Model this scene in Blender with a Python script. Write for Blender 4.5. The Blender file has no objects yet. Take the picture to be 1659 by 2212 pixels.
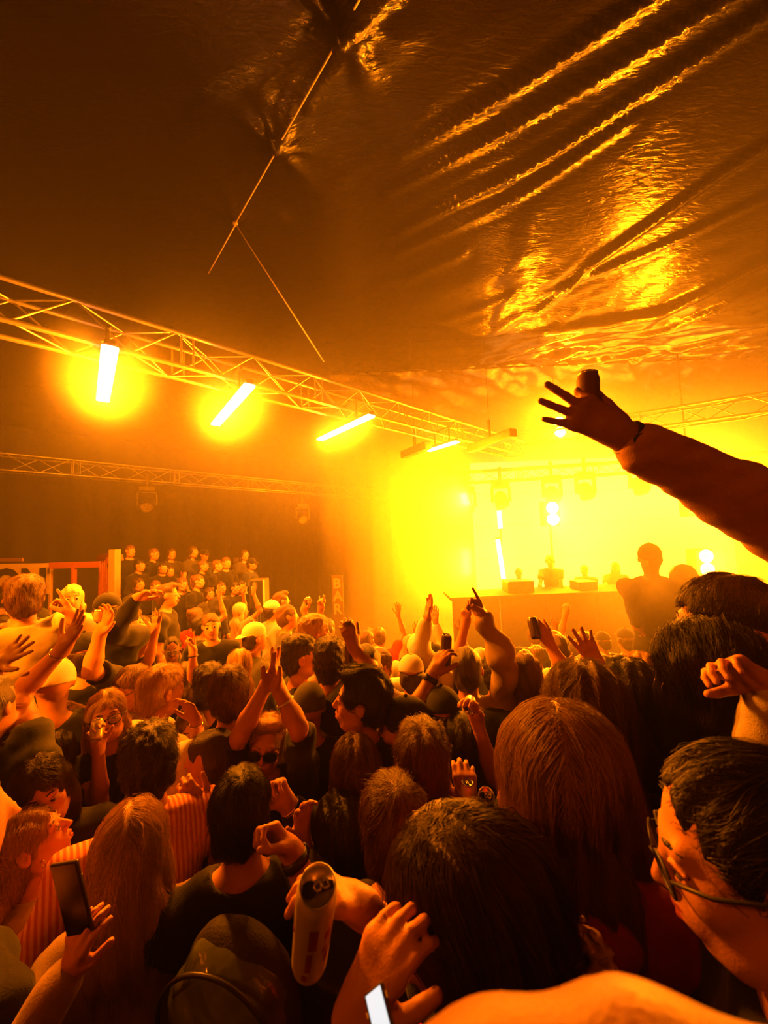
import bpy, bmesh, math, random
import numpy as np
from mathutils import Vector, Matrix, Quaternion, noise
random.seed(7); rng = np.random.default_rng(7)
S = bpy.context.scene
COL = S.collection
PI = math.pi
# ------------------------------------------------------------------ camera, world, lights, exposure
CAMZ, FPX, PITCH, ROLL = 2.2, 800.0, math.radians(3.86), math.radians(-2.3)
cam_data = bpy.data.cameras.new('camera'); cam = bpy.data.objects.new('camera', cam_data); COL.objects.link(cam)
cam_data.sensor_fit = 'HORIZONTAL'; cam_data.sensor_width = 36.0; cam_data.lens = 36.0*FPX/1659.0
cam_data.dof.use_dof = True; cam_data.dof.focus_distance = 2.2; cam_data.dof.aperture_fstop = 5.5; cam_data.clip_start = 0.02; cam_data.clip_end = 200
CM = Matrix.Translation((0, 0, CAMZ)) @ Matrix.Rotation(PI/2+PITCH, 4, 'X') @ Matrix.Rotation(ROLL, 4, 'Z')
cam.matrix_world = CM
S.camera = cam
R3 = CM.to_3x3()
def ray(px, py):
    d = R3 @ Vector(((px-829.5)/FPX, -(py-1106.0)/FPX, -1.0))
    return d / d.y
def P(px, py, d):            # world point seen at that pixel, d metres ahead
    return Vector((0, 0, CAMZ)) + ray(px, py)*d
world = bpy.data.worlds.new('world'); S.world = world; world.use_nodes = True
world.node_tree.nodes['Background'].inputs[0].default_value = (0.002, 0.0008, 0.0002, 1)
world.node_tree.nodes['Background'].inputs[1].default_value = 1.0
S.view_settings.view_transform = 'Standard'; S.view_settings.look = 'None'
S.view_settings.gamma = 1.0; S.view_settings.use_curve_mapping = False
S.view_settings.exposure = 0.0
S.cycles.max_bounces = 3; S.cycles.diffuse_bounces = 1; S.cycles.glossy_bounces = 1; S.cycles.transmission_bounces = 2
S.cycles.volume_bounces = 0; S.cycles.transparent_max_bounces = 6
S.cycles.caustics_reflective = False; S.cycles.caustics_refractive = False
S.cycles.use_denoising = True
S.cycles.use_adaptive_sampling = True; S.cycles.adaptive_threshold = 0.1; S.cycles.adaptive_min_samples = 16
S.cycles.sample_clamp_indirect = 4.0
ORANGE = (1.0, 0.2, 0.0012)
U1 = Vector((0.724, 0.690, 0)); U2 = Vector((-0.63, 0.776, 0))     # venue axes
def light_area(name, loc, direction, sx, sy, power, col=ORANGE, spread=PI, along=None):
    L = bpy.data.lights.new(name, 'AREA'); L.shape = 'RECTANGLE'; L.size = sx; L.size_y = sy; L.energy = power; L.color = col; L.spread = spread
    o = bpy.data.objects.new(name, L); COL.objects.link(o)
    z = -Vector(direction).normalized()
    x = Vector(along).normalized() if along is not None else Vector((0, 0, 1)).cross(z).normalized()
    x = (x - z*x.dot(z)).normalized(); y = z.cross(x)
    m = Matrix((x, y, z)).transposed().to_4x4(); m.translation = loc
    o.matrix_world = m
    return o
# the four lamp bars under the near truss: ends as seen, height 1.66 m above the lens
BARS = []
for (ax, ay, bx, by, pw) in ((238, 745, 222, 862, 1250), (540, 828, 465, 915, 1250), (803, 895, 690, 948, 950), (988, 952, 925, 972, 850)):
    ends = []
    for (x_, y_) in ((ax, ay), (bx, by)):
        r = ray(x_, y_); ends.append(Vector((0, 0, CAMZ)) + r*(1.66/r.z))
    BARS.append((ends[0], ends[1], pw))
for i, (a, b, pw) in enumerate(BARS):
    for t in (0.15, 0.5, 0.85):
        Lp = bpy.data.lights.new('lamp_bar_light', 'POINT'); Lp.energy = pw/3; Lp.color = ORANGE; Lp.shadow_soft_size = 0.05
        lo_ = bpy.data.objects.new('lamp_bar_light', Lp); COL.objects.link(lo_); lo_.location = a.lerp(b, t)+Vector((0, 0, -0.088))
# stage: lit screen wall and blinders
SCREEN_C = P(1300, 1120, 11.5)
light_area('stage_screen_light', P(1290, 1130, 11.2), Vector((-0.25, -1, -0.05)), 6.5, 3.2, 11500, col=(1.0, 0.21, 0.002))
BLIND = [(1190, 1110, 9.0, 1500), (1500, 1085, 8.0, 1500), (1518, 1215, 8.0, 900), (1205, 925, 10.0, 700)]
for (x_, y_, d_, pw) in BLIND:
    p = P(x_, y_, d_)
    light_area('stage_blinder_light', p+Vector((0, -0.25, 0)), Vector((-p.x*0.6, -p.y, -0.8)), 0.35, 0.55, pw)
light_area('stage_side_fill_light', P(1006, 1078, 9.3), Vector((-1, -0.25, -0.35)), 0.3, 0.3, 2600)
light_area('stage_side_fill_light', P(1010, 1215, 9.0), Vector((-1, -0.5, 0.05)), 0.3, 0.6, 1600)  # added without a fixture, brightens the smoke left of the screen
# front-of-house wash from the rig behind the crowd
light_area('house_wash_light', Vector((-4.5, -1.5, 4.9)), Vector((0.55, 0.62, -0.62)), 0.8, 0.4, 60, col=(1.0, 0.15, 0.002))
light_area('house_wash_light', Vector((2.5, -2.8, 5.0)), Vector((-0.15, 0.8, -0.55)), 0.8, 0.4, 14, col=(1.0, 0.13, 0.002))

SP = bpy.data.lights.new('follow_spot_light', 'SPOT'); SP.energy = 6500; SP.color = (1.0, 0.2, 0.0012); SP.spot_size = math.radians(28); SP.spot_blend = 0.8; SP.shadow_soft_size = 0.12
so_ = bpy.data.objects.new('follow_spot_light', SP); COL.objects.link(so_); so_.location = (-4.2, -1.2, 5.2)
so_.rotation_euler = (Vector((-2.15, 2.6, 1.5))-so_.location).to_track_quat('-Z', 'Y').to_euler()
# ------------------------------------------------------------------ materials
MATS = {}
def mat(name, col=(0.5, 0.5, 0.5), rough=0.5, metal=0.0, spec=0.5, emit=None, es=0.0, noise_amt=0.0, noise_scale=20.0, bump=0.0, bump_scale=60.0, stretch=(1, 1, 1), sheen=0.0, objcol=False):
    if name in MATS: return MATS[name]
    m = bpy.data.materials.new(name); m.use_nodes = True; nt = m.node_tree; b = nt.nodes['Principled BSDF']
    b.inputs['Base Color'].default_value = (*col, 1); b.inputs['Roughness'].default_value = rough; b.inputs['Metallic'].default_value = metal
    b.inputs['Specular IOR Level'].default_value = spec
    if sheen: b.inputs['Sheen Weight'].default_value = sheen
    if emit is not None:
        b.inputs['Emission Color'].default_value = (*emit, 1); b.inputs['Emission Strength'].default_value = es
        m.cycles.emission_sampling = 'NONE'
    tc = None
    if noise_amt or bump:
        tc = nt.nodes.new('ShaderNodeTexCoord'); mp = nt.nodes.new('ShaderNodeMapping'); mp.inputs['Scale'].default_value = stretch
        nt.links.new(tc.outputs['Object'], mp.inputs['Vector'])
    if noise_amt:
        n = nt.nodes.new('ShaderNodeTexNoise'); n.inputs['Scale'].default_value = noise_scale; n.inputs['Detail'].default_value = 4
        nt.links.new(mp.outputs[0], n.inputs['Vector'])
        r = nt.nodes.new('ShaderNodeMix'); r.data_type = 'RGBA'
        r.inputs[6].default_value = (*[c*(1-noise_amt) for c in col], 1); r.inputs[7].default_value = (*[min(1, c*(1+noise_amt)) for c in col], 1)
        nt.links.new(n.outputs['Fac'], r.inputs[0]); nt.links.new(r.outputs[2], b.inputs['Base Color'])
    if bump:
        n = nt.nodes.new('ShaderNodeTexNoise'); n.inputs['Scale'].default_value = bump_scale; n.inputs['Detail'].default_value = 3
        nt.links.new(mp.outputs[0], n.inputs['Vector'])
        bp = nt.nodes.new('ShaderNodeBump'); bp.inputs['Strength'].default_value = bump; bp.inputs['Distance'].default_value = 0.01
        nt.links.new(n.outputs['Fac'], bp.inputs['Height']); nt.links.new(bp.outputs[0], b.inputs['Normal'])
    MATS[name] = m
    return m
M_alu = mat('aluminium', (0.34, 0.32, 0.30), 0.38, 0.85)
M_black = mat('black_metal', (0.03, 0.03, 0.03), 0.45, 0.2)
M_lamp = mat('lamp_face', (0.9, 0.9, 0.9), 0.5, emit=(12.0, 4.0, 2.2), es=1.0)
M_wood = mat('raw_timber', (0.46, 0.27, 0.14), 0.7, noise_amt=0.25, noise_scale=6, stretch=(6, 6, 1), bump=0.3)
M_redwood = mat('red_painted_timber', (0.38, 0.09, 0.04), 0.7, noise_amt=0.2)

# ------------------------------------------------------------------ mesh helpers
def finish(name, me, m, parent=None, smooth=False):
    if m is not None: me.materials.append(m)
    if smooth: me.polygons.foreach_set('use_smooth', [True]*len(me.polygons))
    o = bpy.data.objects.new(name, me); COL.objects.link(o)
    if parent is not None: o.parent = parent
    return o
def obj_np(name, v, f, m, parent=None, smooth=True):
    me = bpy.data.meshes.new(name)
    v = np.asarray(v, np.float32); f = np.asarray(f, np.int32)
    me.vertices.add(len(v)); me.vertices.foreach_set('co', v.ravel())
    k = f.shape[1]
    me.loops.add(f.size); me.loops.foreach_set('vertex_index', f.ravel())
    me.polygons.add(len(f)); me.polygons.foreach_set('loop_start', np.arange(0, f.size, k, dtype=np.int32))
    me.update(calc_edges=True)
    return finish(name, me, m, parent, smooth)
def obj_bm(name, bm, m, parent=None, smooth=False):
    me = bpy.data.meshes.new(name); bm.to_mesh(me); bm.free()
    return finish(name, me, m, parent, smooth)
def tag(o, label, cat, group=None, kind=None):
    o['label'] = label; o['category'] = cat
    if group: o['group'] = group
    if kind: o['kind'] = kind
    return o
def empty(name, loc, label=None, cat=None, group=None, rz=0.0):
    o = bpy.data.objects.new(name, None); COL.objects.link(o); o.location = loc; o.rotation_euler = (0, 0, rz); o.empty_display_size = 0.1
    if label: tag(o, label, cat, group)
    return o
def bm_box(bm, lo, hi, bev=0.0, mtx=None):
    r = bmesh.ops.create_cube(bm, size=1.0)
    vs = r['verts']
    lo = Vector(lo); hi = Vector(hi)
    for v in vs: v.co = Vector([lo[i] + (v.co[i]+0.5)*(hi[i]-lo[i]) for i in range(3)])
    if bev:
        es = list({e for v in vs for e in v.link_edges})
        rr = bmesh.ops.bevel(bm, geom=es, offset=bev, segments=2, affect='EDGES', profile=0.5); vs = list({v for f in rr['faces'] for v in f.verts} | {v for v in vs if v.is_valid})
    if mtx is not None: bmesh.ops.transform(bm, matrix=mtx, verts=vs)
    return vs
def frame_to(a, b):
    a = Vector(a); b = Vector(b); d = b-a
    q = d.to_track_quat('Z', 'Y')
    return Matrix.Translation(a) @ q.to_matrix().to_4x4(), d.length
def bm_tube(bm, a, b, r, seg=8, r2=None, cap=True):
    m, L = frame_to(a, b)
    bmesh.ops.create_cone(bm, cap_ends=cap, segments=seg, radius1=r, radius2=r if r2 is None else r2, depth=L, matrix=m @ Matrix.Translation((0, 0, L/2)))
def bm_lathe(bm, prof, seg=24, mtx=None):
    rings = []
    for (r, z) in prof:
        rings.append([bm.verts.new((r*math.cos(2*PI*i/seg), r*math.sin(2*PI*i/seg), z)) for i in range(seg)] if r > 1e-5 else [bm.verts.new((0, 0, z))])
    for a, b in zip(rings, rings[1:]):
        for i in range(seg):
            j = (i+1) % seg
            if len(a) == 1 and len(b) == 1: continue
            if len(a) == 1: bm.faces.new((a[0], b[j], b[i]))
            elif len(b) == 1: bm.faces.new((a[i], a[j], b[0]))
            else: bm.faces.new((a[i], a[j], b[j], b[i]))
    vs = [v for r_ in rings for v in r_]
    if mtx is not None: bmesh.ops.transform(bm, matrix=mtx, verts=vs)
    return vs
_cyl = {}
def unit_cyl(m, seg=8):
    k = (m.name, seg)
    if k not in _cyl:
        bm = bmesh.new(); bmesh.ops.create_cone(bm, cap_ends=True, segments=seg, radius1=1, radius2=1, depth=1, matrix=Matrix.Translation((0, 0, 0.5)))
        me = bpy.data.meshes.new('tube'); bm.to_mesh(me); bm.free(); me.materials.append(m); _cyl[k] = me
        me.polygons.foreach_set('use_smooth', [len(p.vertices) == 4 for p in me.polygons])
    return _cyl[k]
def rod(name, a, b, r, m, parent, seg=8):
    """one tube as its own object, sharing one mesh; a, b in the parent's space"""
    o = bpy.data.objects.new(name, unit_cyl(m, seg)); COL.objects.link(o); o.parent = parent
    mt, L = frame_to(a, b)
    o.matrix_local = mt @ Matrix.Diagonal((r, r, L, 1))
    return o

# ------------------------------------------------------------------ floor
def floor_z(x, y):          # the ground falls towards the stage, more on the right
    t = min(max((y-0.7)/3.6, 0), 1); w = min(max((x+1.6)/2.4, 0), 1); w = w*w*(3-2*w)
    return -(0.28+0.47*w)*t
nx, ny = 40, 60
v = []; f = []
for j in range(ny+1):
    for i in range(nx+1):
        x = -12+26*i/nx; y = -5+25*j/ny
        v.append((x, y, floor_z(x, y)-0.0))
for j in range(ny):
    for i in range(nx):
        a = j*(nx+1)+i; f.append((a, a+1, a+nx+2, a+nx+1))
M_floor = mat('trodden_ground', (0.06, 0.045, 0.03), 0.9, noise_amt=0.4, noise_scale=3, bump=0.6)
fl = obj_np('floor', v, f, M_floor); fl['kind'] = 'structure'

# ------------------------------------------------------------------ tent roof
H0 = 4.5
def roof_h(x, y):           # height of the near roof sheet above the lens: sags away on the right, levels out towards the hem
    w = min(max((x+0.3)/2.5, 0), 1); w = w*w*(3-2*w)
    t = min(max(y/6.6, 0), 1)
    right = 4.85 - 1.25*t
    if y > 6.6: right += 0.22*(y-6.6)
    left = H0 - 0.37*min(max((y-5.2)/3.8, 0), 1)
    return left*(1-w) + right*w
EAVE = 9.0
def on_roof(px, py, fn=roof_h):
    r = ray(px, py)
    lo, hi = 0.5, 14.0
    for _ in range(40):
        m = (lo+hi)/2; p = r*m
        if p.z < fn(p.x, p.y): lo = m
        else: hi = m
    return r*((lo+hi)/2)
FOLDS = [  # (pixel polyline, depth m, half width m)
 ([(860, 335), (1000, 254), (1200, 130), (1397, 0), (1560, -110)], 0.085, 0.05),
 ([(830, 420), (1000, 330), (1160, 240), (1580, -5), (1700, -80)], 0.075, 0.045),
 ([(860, 500), (1000, 427), (1160, 345), (1450, 160), (1659, 30), (1800, -60)], 0.09, 0.05),
 ([(850, 550), (1000, 480), (1230, 350), (1370, 255)], 0.06, 0.05),
 ([(760, 645), (900, 592), (1000, 545)], 0.04, 0.07),
 ([(1150, 690), (1280, 570), (1405, 485), (1560, 375), (1700, 290)], 0.08, 0.07),
 ([(1180, 720), (1437, 672), (1659, 560), (1800, 480)], 0.11, 0.12),
 ([(1150, 650), (1400, 545), (1659, 425)], 0.07, 0.06),
 ([(1350, 735), (1500, 690), (1680, 600)], 0.10, 0.09),
 ([(380, 275), (560, 170), (730, 55)], 0.05, 0.10),
 ([(760, 50), (900, -60)], 0.08, 0.05), ([(748, 60), (660, 230)], 0.06, 0.05), ([(640, 190), (590, 300)], 0.05, 0.06),
 ([(600, 320), (820, 140), (900, 60)], 0.014, 0.09), ([(1000, 90), (1180, -30)], 0.010, 0.08), ([(700, 420), (860, 300), (930, 230)], 0.010, 0.08),
 ([(620, 780), (900, 700), (1100, 640)], 0.03, 0.09), ([(250, 700), (480, 560), (600, 470)], 0.03, 0.15),
]
rx0, rx1, ry0, ry1, st = -11.0, 11.5, -4.5, EAVE, 0.06
xs = np.arange(rx0, rx1+st, st); ys = np.arange(ry0, ry1+st*0.5, st); ys[-1] = EAVE
X, Y = np.meshgrid(xs, ys)
Z = np.vectorize(roof_h)(X, Y)
fold_dir = None
for (pl, dep, w) in FOLDS:
    pts = [on_roof(*p) for p in pl]
    best = np.full(X.shape, 1e9); tt = np.zeros(X.shape)
    n = len(pts)-1
    for k in range(n):
        a, b = pts[k], pts[k+1]; dx, dy = b.x-a.x, b.y-a.y; L2 = dx*dx+dy*dy
        t = np.clip(((X-a.x)*dx+(Y-a.y)*dy)/L2, 0, 1)
        d = np.hypot(X-(a.x+t*dx), Y-(a.y+t*dy))
        mk = d < best; best[mk] = d[mk]; tt[mk] = ((k+t)/n)[mk]
    env = np.clip(tt*6, 0, 1)
    Z -= dep*np.exp(-(best/w)**2)*(0.25+0.75*env) - dep*0.35*np.exp(-(best/(w*3))**2)*env
TIES = [on_roof(740, 35), on_roof(597, 300), on_roof(508, 465), on_roof(450, 575)]
for tpt, a_ in zip(TIES, (0.30, 0.22, 0.12, 0.07)):
    d = np.hypot(X-tpt.x, Y-tpt.y); ang = np.arctan2(Y-tpt.y, X-tpt.x)
    Z -= a_*np.exp(-d/0.22)*(1+0.25*np.sin(ang*7)*np.clip(d*6, 0, 1))
# crumpling: elongated along the folds, stronger to the right and towards the stage
fa, fb = on_roof(1000, 427), on_roof(1450, 160); fd = (fb-fa); fd.z = 0; fd.normalize(); fn_ = Vector((-fd.y, fd.x, 0))
U_ = X*fd.x+Y*fd.y; V_ = X*fn_.x+Y*fn_.y
def vnoise(u, v, s):
    r = np.random.default_rng(s); T = r.random((256, 256))
    iu = np.floor(u).astype(int); iv = np.floor(v).astype(int); fu = u-iu; fv = v-iv
    fu = fu*fu*(3-2*fu); fv = fv*fv*(3-2*fv)
    g = lambda a, b: T[a % 256, b % 256]
    return (g(iu, iv)*(1-fu)+g(iu+1, iv)*fu)*(1-fv)+(g(iu, iv+1)*(1-fu)+g(iu+1, iv+1)*fu)*fv-0.5
amp = np.clip((X+0.8)/3.5, 0.03, 1)*(0.035+0.965*np.clip((Y-4.2)/3.0, 0, 1)**1.3)*(1+0.9*np.clip((Y-7.0)/0.8, 0, 1))
Z += amp*(0.11*vnoise(U_*0.9, V_*3.5, 1)+0.07*vnoise(U_*2.1+vnoise(U_, V_, 9)*2, V_*6, 2)+0.045*np.abs(vnoise(U_*4, V_*9, 3)))
Z += 0.05*vnoise(X*0.5, Y*0.5, 5)
V = np.stack([X, Y, Z+CAMZ], -1).reshape(-1, 3)
ny_, nx_ = X.shape
idx = np.arange(nx_*ny_).reshape(ny_, nx_)
F = np.stack([idx[:-1, :-1], idx[1:, :-1], idx[1:, 1:], idx[:-1, 1:]], -1).reshape(-1, 4)
def tarp_material(name, bstr):
    m = bpy.data.materials.new(name); m.use_nodes = True; nt = m.node_tree; b = nt.nodes['Principled BSDF']
    b.inputs['Base Color'].default_value = (0.009, 0.007, 0.006, 1); b.inputs['Roughness'].default_value = 0.15; b.inputs['Specular IOR Level'].default_value = 0.26
    tc = nt.nodes.new('ShaderNodeTexCoord'); mp = nt.nodes.new('ShaderNodeMapping')
    mp.inputs['Rotation'].default_value = (0, 0, -math.atan2(fd.y, fd.x)); mp.inputs['Scale'].default_value = (2.5, 9, 6)
    nt.links.new(tc.outputs['Object'], mp.inputs['Vector'])
    n1 = nt.nodes.new('ShaderNodeTexNoise'); n1.inputs['Scale'].default_value = 2.2; n1.inputs['Detail'].default_value = 6; n1.inputs['Distortion'].default_value = 1.2
    nt.links.new(mp.outputs[0], n1.inputs['Vector'])
    bp = nt.nodes.new('ShaderNodeBump'); bp.inputs['Strength'].default_value = bstr; bp.inputs['Distance'].default_value = 0.05
    nt.links.new(n1.outputs['Fac'], bp.inputs['Height']); nt.links.new(bp.outputs[0], b.inputs['Normal'])
    return m
M_tarp = tarp_material('black_tent_tarp', 0.16); M_tarp2 = tarp_material('lightened_tent_tarp', 0.3); M_tarp2.node_tree.nodes['Principled BSDF'].inputs['Specular IOR Level'].default_value = 0.8; M_tarp2.node_tree.nodes['Principled BSDF'].inputs['Roughness'].default_value = 0.24; M_tarp2.node_tree.nodes['Principled BSDF'].inputs['Base Color'].default_value = (0.03, 0.022, 0.018, 1)  # stage sheet tarp made lighter and shinier so its streaks look lit
roof = obj_np('ceiling', V, F, M_tarp); roof['kind'] = 'structure'
# second sheet beyond the eave line, starting a hand higher behind the hem
def roof2_h(x, y): return 4.36 - 0.09*(y-8.9)
xs = np.arange(-12, 13.01, 0.09); ys = np.arange(8.9, 19.5, 0.09); X, Y = np.meshgrid(xs, ys)
Z = roof2_h(X, Y); U_ = X*0.8+Y*0.6; V_ = -X*0.6+Y*0.8
Z = Z+0.26*vnoise(U_*0.8, V_*2.6, 11)+0.22*vnoise(U_*1.6, V_*5, 12)+0.07*vnoise(U_*4, V_*10, 13)
V = np.stack([X, Y, Z+CAMZ], -1).reshape(-1, 3); ny_, nx_ = X.shape; idx = np.arange(nx_*ny_).reshape(ny_, nx_)
F = np.stack([idx[:-1, :-1], idx[1:, :-1], idx[1:, 1:], idx[:-1, 1:]], -1).reshape(-1, 4)
roof2 = obj_np('ceiling_stage', V, F, M_tarp2); roof2['kind'] = 'structure'
# hem along the eave
bm = bmesh.new()
prev = None
for i in range(60):
    x = -11+22.5*i/59; z = CAMZ+roof_h(x, EAVE)-0.02
    p = Vector((x, EAVE, z))
    if prev is not None: bm_tube(bm, prev, p, 0.028, 6)
    prev = p
hem = obj_bm('trim_1', bm, M_tarp, None, True); hem['kind'] = 'structure'

# ------------------------------------------------------------------ walls (black drapes with vertical folds)
M_drape = mat('black_drape', (0.012, 0.009, 0.007), 0.85, bump=0.2, bump_scale=40, sheen=0.2)
def drape(name, a, b, z0, z1, fold=0.05, n=None):
    a = Vector(a); b = Vector(b); L = (b-a).length; n = n or int(L/0.09); d = (b-a)/L; nn = Vector((-d.y, d.x, 0))
    v = []; f = []
    for i in range(n+1):
        t = i/n; s = L*t
        off = fold*(math.sin(s*5.1)+0.6*math.sin(s*11.7+1.3)+0.5*math.sin(s*2.3+0.4))
        for k, z in enumerate((z0, z0+(z1-z0)*0.5, z1)):
            p = a+d*s+nn*off*(1.0 if k < 2 else 0.5)
            v.append((p.x, p.y, z))
    for i in range(n):
        for k in range(2):
            q = i*3+k; f.append((q, q+3, q+4, q+1))
    o = obj_np(name, v, f, M_drape); o['kind'] = 'structure'; return o
tr2a = P(0, 997, 7.5); tr2b = P(850, 1072, 16.0)
dir2 = (tr2b-tr2a); dir2.z = 0; dir2.normalize(); nor2 = Vector((-dir2.y, dir2.x, 0))
wA = tr2a + nor2*1.6 - dir2*7.0; wB = tr2b + nor2*1.6 + dir2*2.0
drape('wall_left', (wA.x, wA.y, 0), (wB.x, wB.y, 0), -0.9, 5.2, 0.07)
drape('wall_back', (wB.x, wB.y, 0), (13.0, 15.0, 0), -0.9, 5.6)
drape('wall_right', (13.0, 15.0, 0), (11.2, -4.5, 0), -0.9, 6.8)
drape('wall_rear', (11.2, -4.4, 0), (wA.x, -4.4, 0), -0.2, 6.8)
drape('wall_side', (wA.x, -4.4, 0), (wA.x, wA.y, 0), -0.5, 6.8)

# ------------------------------------------------------------------ trusses
def truss(label, a, b, w, seg_len=0.5, chord_r=0.025, brace_r=0.011, joint_every=4, up=Vector((0, 0, 1)), name='lighting_truss', phase=0.0):
    a = Vector(a); b = Vector(b); L = (b-a).length; d = (b-a)/L
    side = d.cross(up).normalized(); upv = side.cross(d).normalized()
    root = empty(name, a, label, 'truss')
    h = w/2
    cs = [side*h+upv*h, side*h-upv*h, -side*h-upv*h, -side*h+upv*h]
    for c in cs: rod('chord', c, c+d*L, chord_r, M_alu, root, 10)
    n = max(2, int(L/seg_len))
    for k in range(n):
        s0 = L*k/n; s1 = L*(k+1)/n
        for q in range(4):
            c0, c1 = cs[q], cs[(q+1) % 4]
            if (k+q) % 2 == 0: rod('brace', c0+d*s0, c1+d*s1, brace_r, M_alu, root, 6)
            else: rod('brace', c1+d*s0, c0+d*s1, brace_r, M_alu, root, 6)
        if k % joint_every == 0:
            for ds in (-0.06, 0.06):
                for (q0, q1) in ((0, 1), (2, 3)):
                    rod('strut', cs[q0]+d*(s0+0.1+ds), cs[q1]+d*(s0+0.1+ds), brace_r, M_alu, root, 6)
    return root
T0 = Vector((-2.68, 3.57, CAMZ+2.1))
truss('long aluminium box truss carrying the four glowing lamp bars', T0-U1*4.5, T0+U1*8.6, 0.36, 0.42)
truss('aluminium box truss along the dark left drape, carrying the moving head light', tr2a-dir2*3.0, tr2b, 0.34, 0.5)
rt_a, rt_b = P(1700, 866, 6.6), P(1130, 950, 9.9)
truss('aluminium box truss crossing above the stage behind the raised arm', rt_a, rt_b, 0.36, 0.5)
tw = P(850, 1072, 16.0)
truss('upright aluminium truss tower standing at the left edge of the stage glow', Vector((tw.x+0.2, tw.y, -0.8)), Vector((tw.x+0.05, tw.y, tw.z+0.3)), 0.46, 0.6, up=Vector((0, 1, 0)), name='truss_tower', chord_r=0.035, brace_r=0.016)
st_a, st_b = P(960, 1035, 10.2), P(1760, 985, 9.0)
truss('stage truss hung with moving head lights above the performers', st_a, st_b, 0.3, 0.45)

# ------------------------------------------------------------------ lamp bars (housing, face, yoke)
LAB = ['vertical looking white-hot lamp bar nearest the camera, first under the long truss', 'tilted white-hot lamp bar with broad yellow halo, second along the truss',
       'thin straight lamp bar, third along the truss', 'short shallow lamp bar farthest along the truss']
for i, (a, b, pw) in enumerate(BARS):
    m = (a+b)/2; d = (b-a).normalized(); L = (b-a).length
    root = empty('lamp_bar', m, LAB[i], 'stage light')
    side = d.cross(Vector((0, 0, 1))).normalized(); up = Vector((0, 0, 1))
    q = Matrix((d, side, up)).transposed().to_4x4()
    W = 0.06
    bm = bmesh.new(); bm_box(bm, (-L/2, -W*0.7, 0.0), (L/2, W*0.7, 0.05), 0.012, q); obj_bm('housing', bm, M_black, root)
    bm = bmesh.new(); bm_box(bm, (-L/2, -W, -0.035), (L/2, W, 0.0), 0.012, q); obj_bm('lamp_face', bm, M_lamp, root)
    for s in (-0.25, 0.25):
        rod('yoke', d*L*s+up*0.04, d*L*s+up*0.32, 0.018, M_black, root)
    rod('clamp', -d*0.3*L+up*0.3, d*0.3*L+up*0.3, 0.02, M_black, root)
# dark bars between, not lit
for k, (ax, ay, bx, by, lb) in enumerate(((925, 966, 872, 988, 'unlit dark lamp bar just left of the shortest lit one'), (1110, 940, 1015, 975, 'dark lamp bar near the far end of the long truss'))):
    ends = []
    for (x_, y_) in ((ax, ay), (bx, by)):
        r = ray(x_, y_); ends.append(Vector((0, 0, CAMZ)) + r*(1.62/r.z))
    a, b = ends; m = (a+b)/2; d = (b-a).normalized(); L = (b-a).length
    root = empty('lamp_bar', m, lb, 'stage light'); side = d.cross(Vector((0, 0, 1))).normalized()
    q = Matrix((d, side, Vector((0, 0, 1)))).transposed().to_4x4()
    bm = bmesh.new(); bm_box(bm, (-L/2, -0.08, -0.03), (L/2, 0.08, 0.12), 0.02, q); obj_bm('housing', bm, M_black, root)
    rod('clamp', Vector((0, 0, 0.12)), Vector((0, 0, 0.44)), 0.03, M_black, root)
    rod('hanger', Vector((0, 0, 0.12)), Vector((0, 0, roof_h(m.x, m.y)+CAMZ-m.z+0.05)), 0.004, M_black, root)

# moving head fixtures
def moving_head(loc, label, s=1.0, yaw=0.0, tilt=0.6, lit=False, group=None):
    root = empty('moving_head_light', loc, label, 'stage light', group, yaw); root.scale = (s, s, s)
    bm = bmesh.new(); bm_box(bm, (-0.17, -0.13, -0.12), (0.17, 0.13, 0), 0.02); obj_bm('base', bm, M_black, root)
    bm = bmesh.new(); bm_box(bm, (-0.03, -0.03, 0), (0.03, 0.03, 0.32), 0.008); obj_bm('clamp', bm, M_black, root)
    bm = bmesh.new()
    bm_box(bm, (-0.19, -0.06, -0.16), (0.19, 0.06, -0.12), 0.01); bm_box(bm, (-0.21, -0.055, -0.46), (-0.165, 0.055, -0.13), 0.012); bm_box(bm, (0.165, -0.055, -0.46), (0.21, 0.055, -0.13), 0.012)
    obj_bm('yoke', bm, M_black, root)
    mt = Matrix.Translation((0, 0, -0.40)) @ Matrix.Rotation(-tilt, 4, 'X')
    bm = bmesh.new(); bm_lathe(bm, [(0, 0.17), (0.09, 0.17), (0.13, 0.10), (0.145, -0.05), (0.15, -0.15), (0.135, -0.16), (0.128, -0.13)], 24, mt); obj_bm('head', bm, M_black, root, True)
    bm = bmesh.new(); bm_lathe(bm, [(0, -0.135), (0.128, -0.135)], 24, mt)
    obj_bm('lens', bm, M_lamp if lit else M_glassdim, root)
    bm = bmesh.new()
    for k in range(19):
        rr = 0 if k == 0 else (0.05 if k < 7 else 0.1); aa = k*PI/3 if k < 7 else k*PI/6
        bmesh.ops.create_icosphere(bm, subdivisions=1, radius=0.016, matrix=mt @ Matrix.Translation((rr*math.cos(aa), rr*math.sin(aa), -0.14)))
    o = obj_bm('lens_beads', bm, M_alu, root, True); o['kind'] = 'stuff'
    return root
M_glassdim = mat('dim_lens', (0.25, 0.2, 0.15), 0.15)
r = ray(318, 1040); p = P(318, 1066, 9.0); p.z = CAMZ+1.62
moving_head(P(318, 1052, 9.0), 'round moving head light hanging from the truss by the left drape', 1.05, 0.5, 0.9)
moving_head(P(652, 1088, 12.0), 'dim round moving head light half lost in haze beyond the left drape truss', 1.1, 0.5, 0.9)
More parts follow.
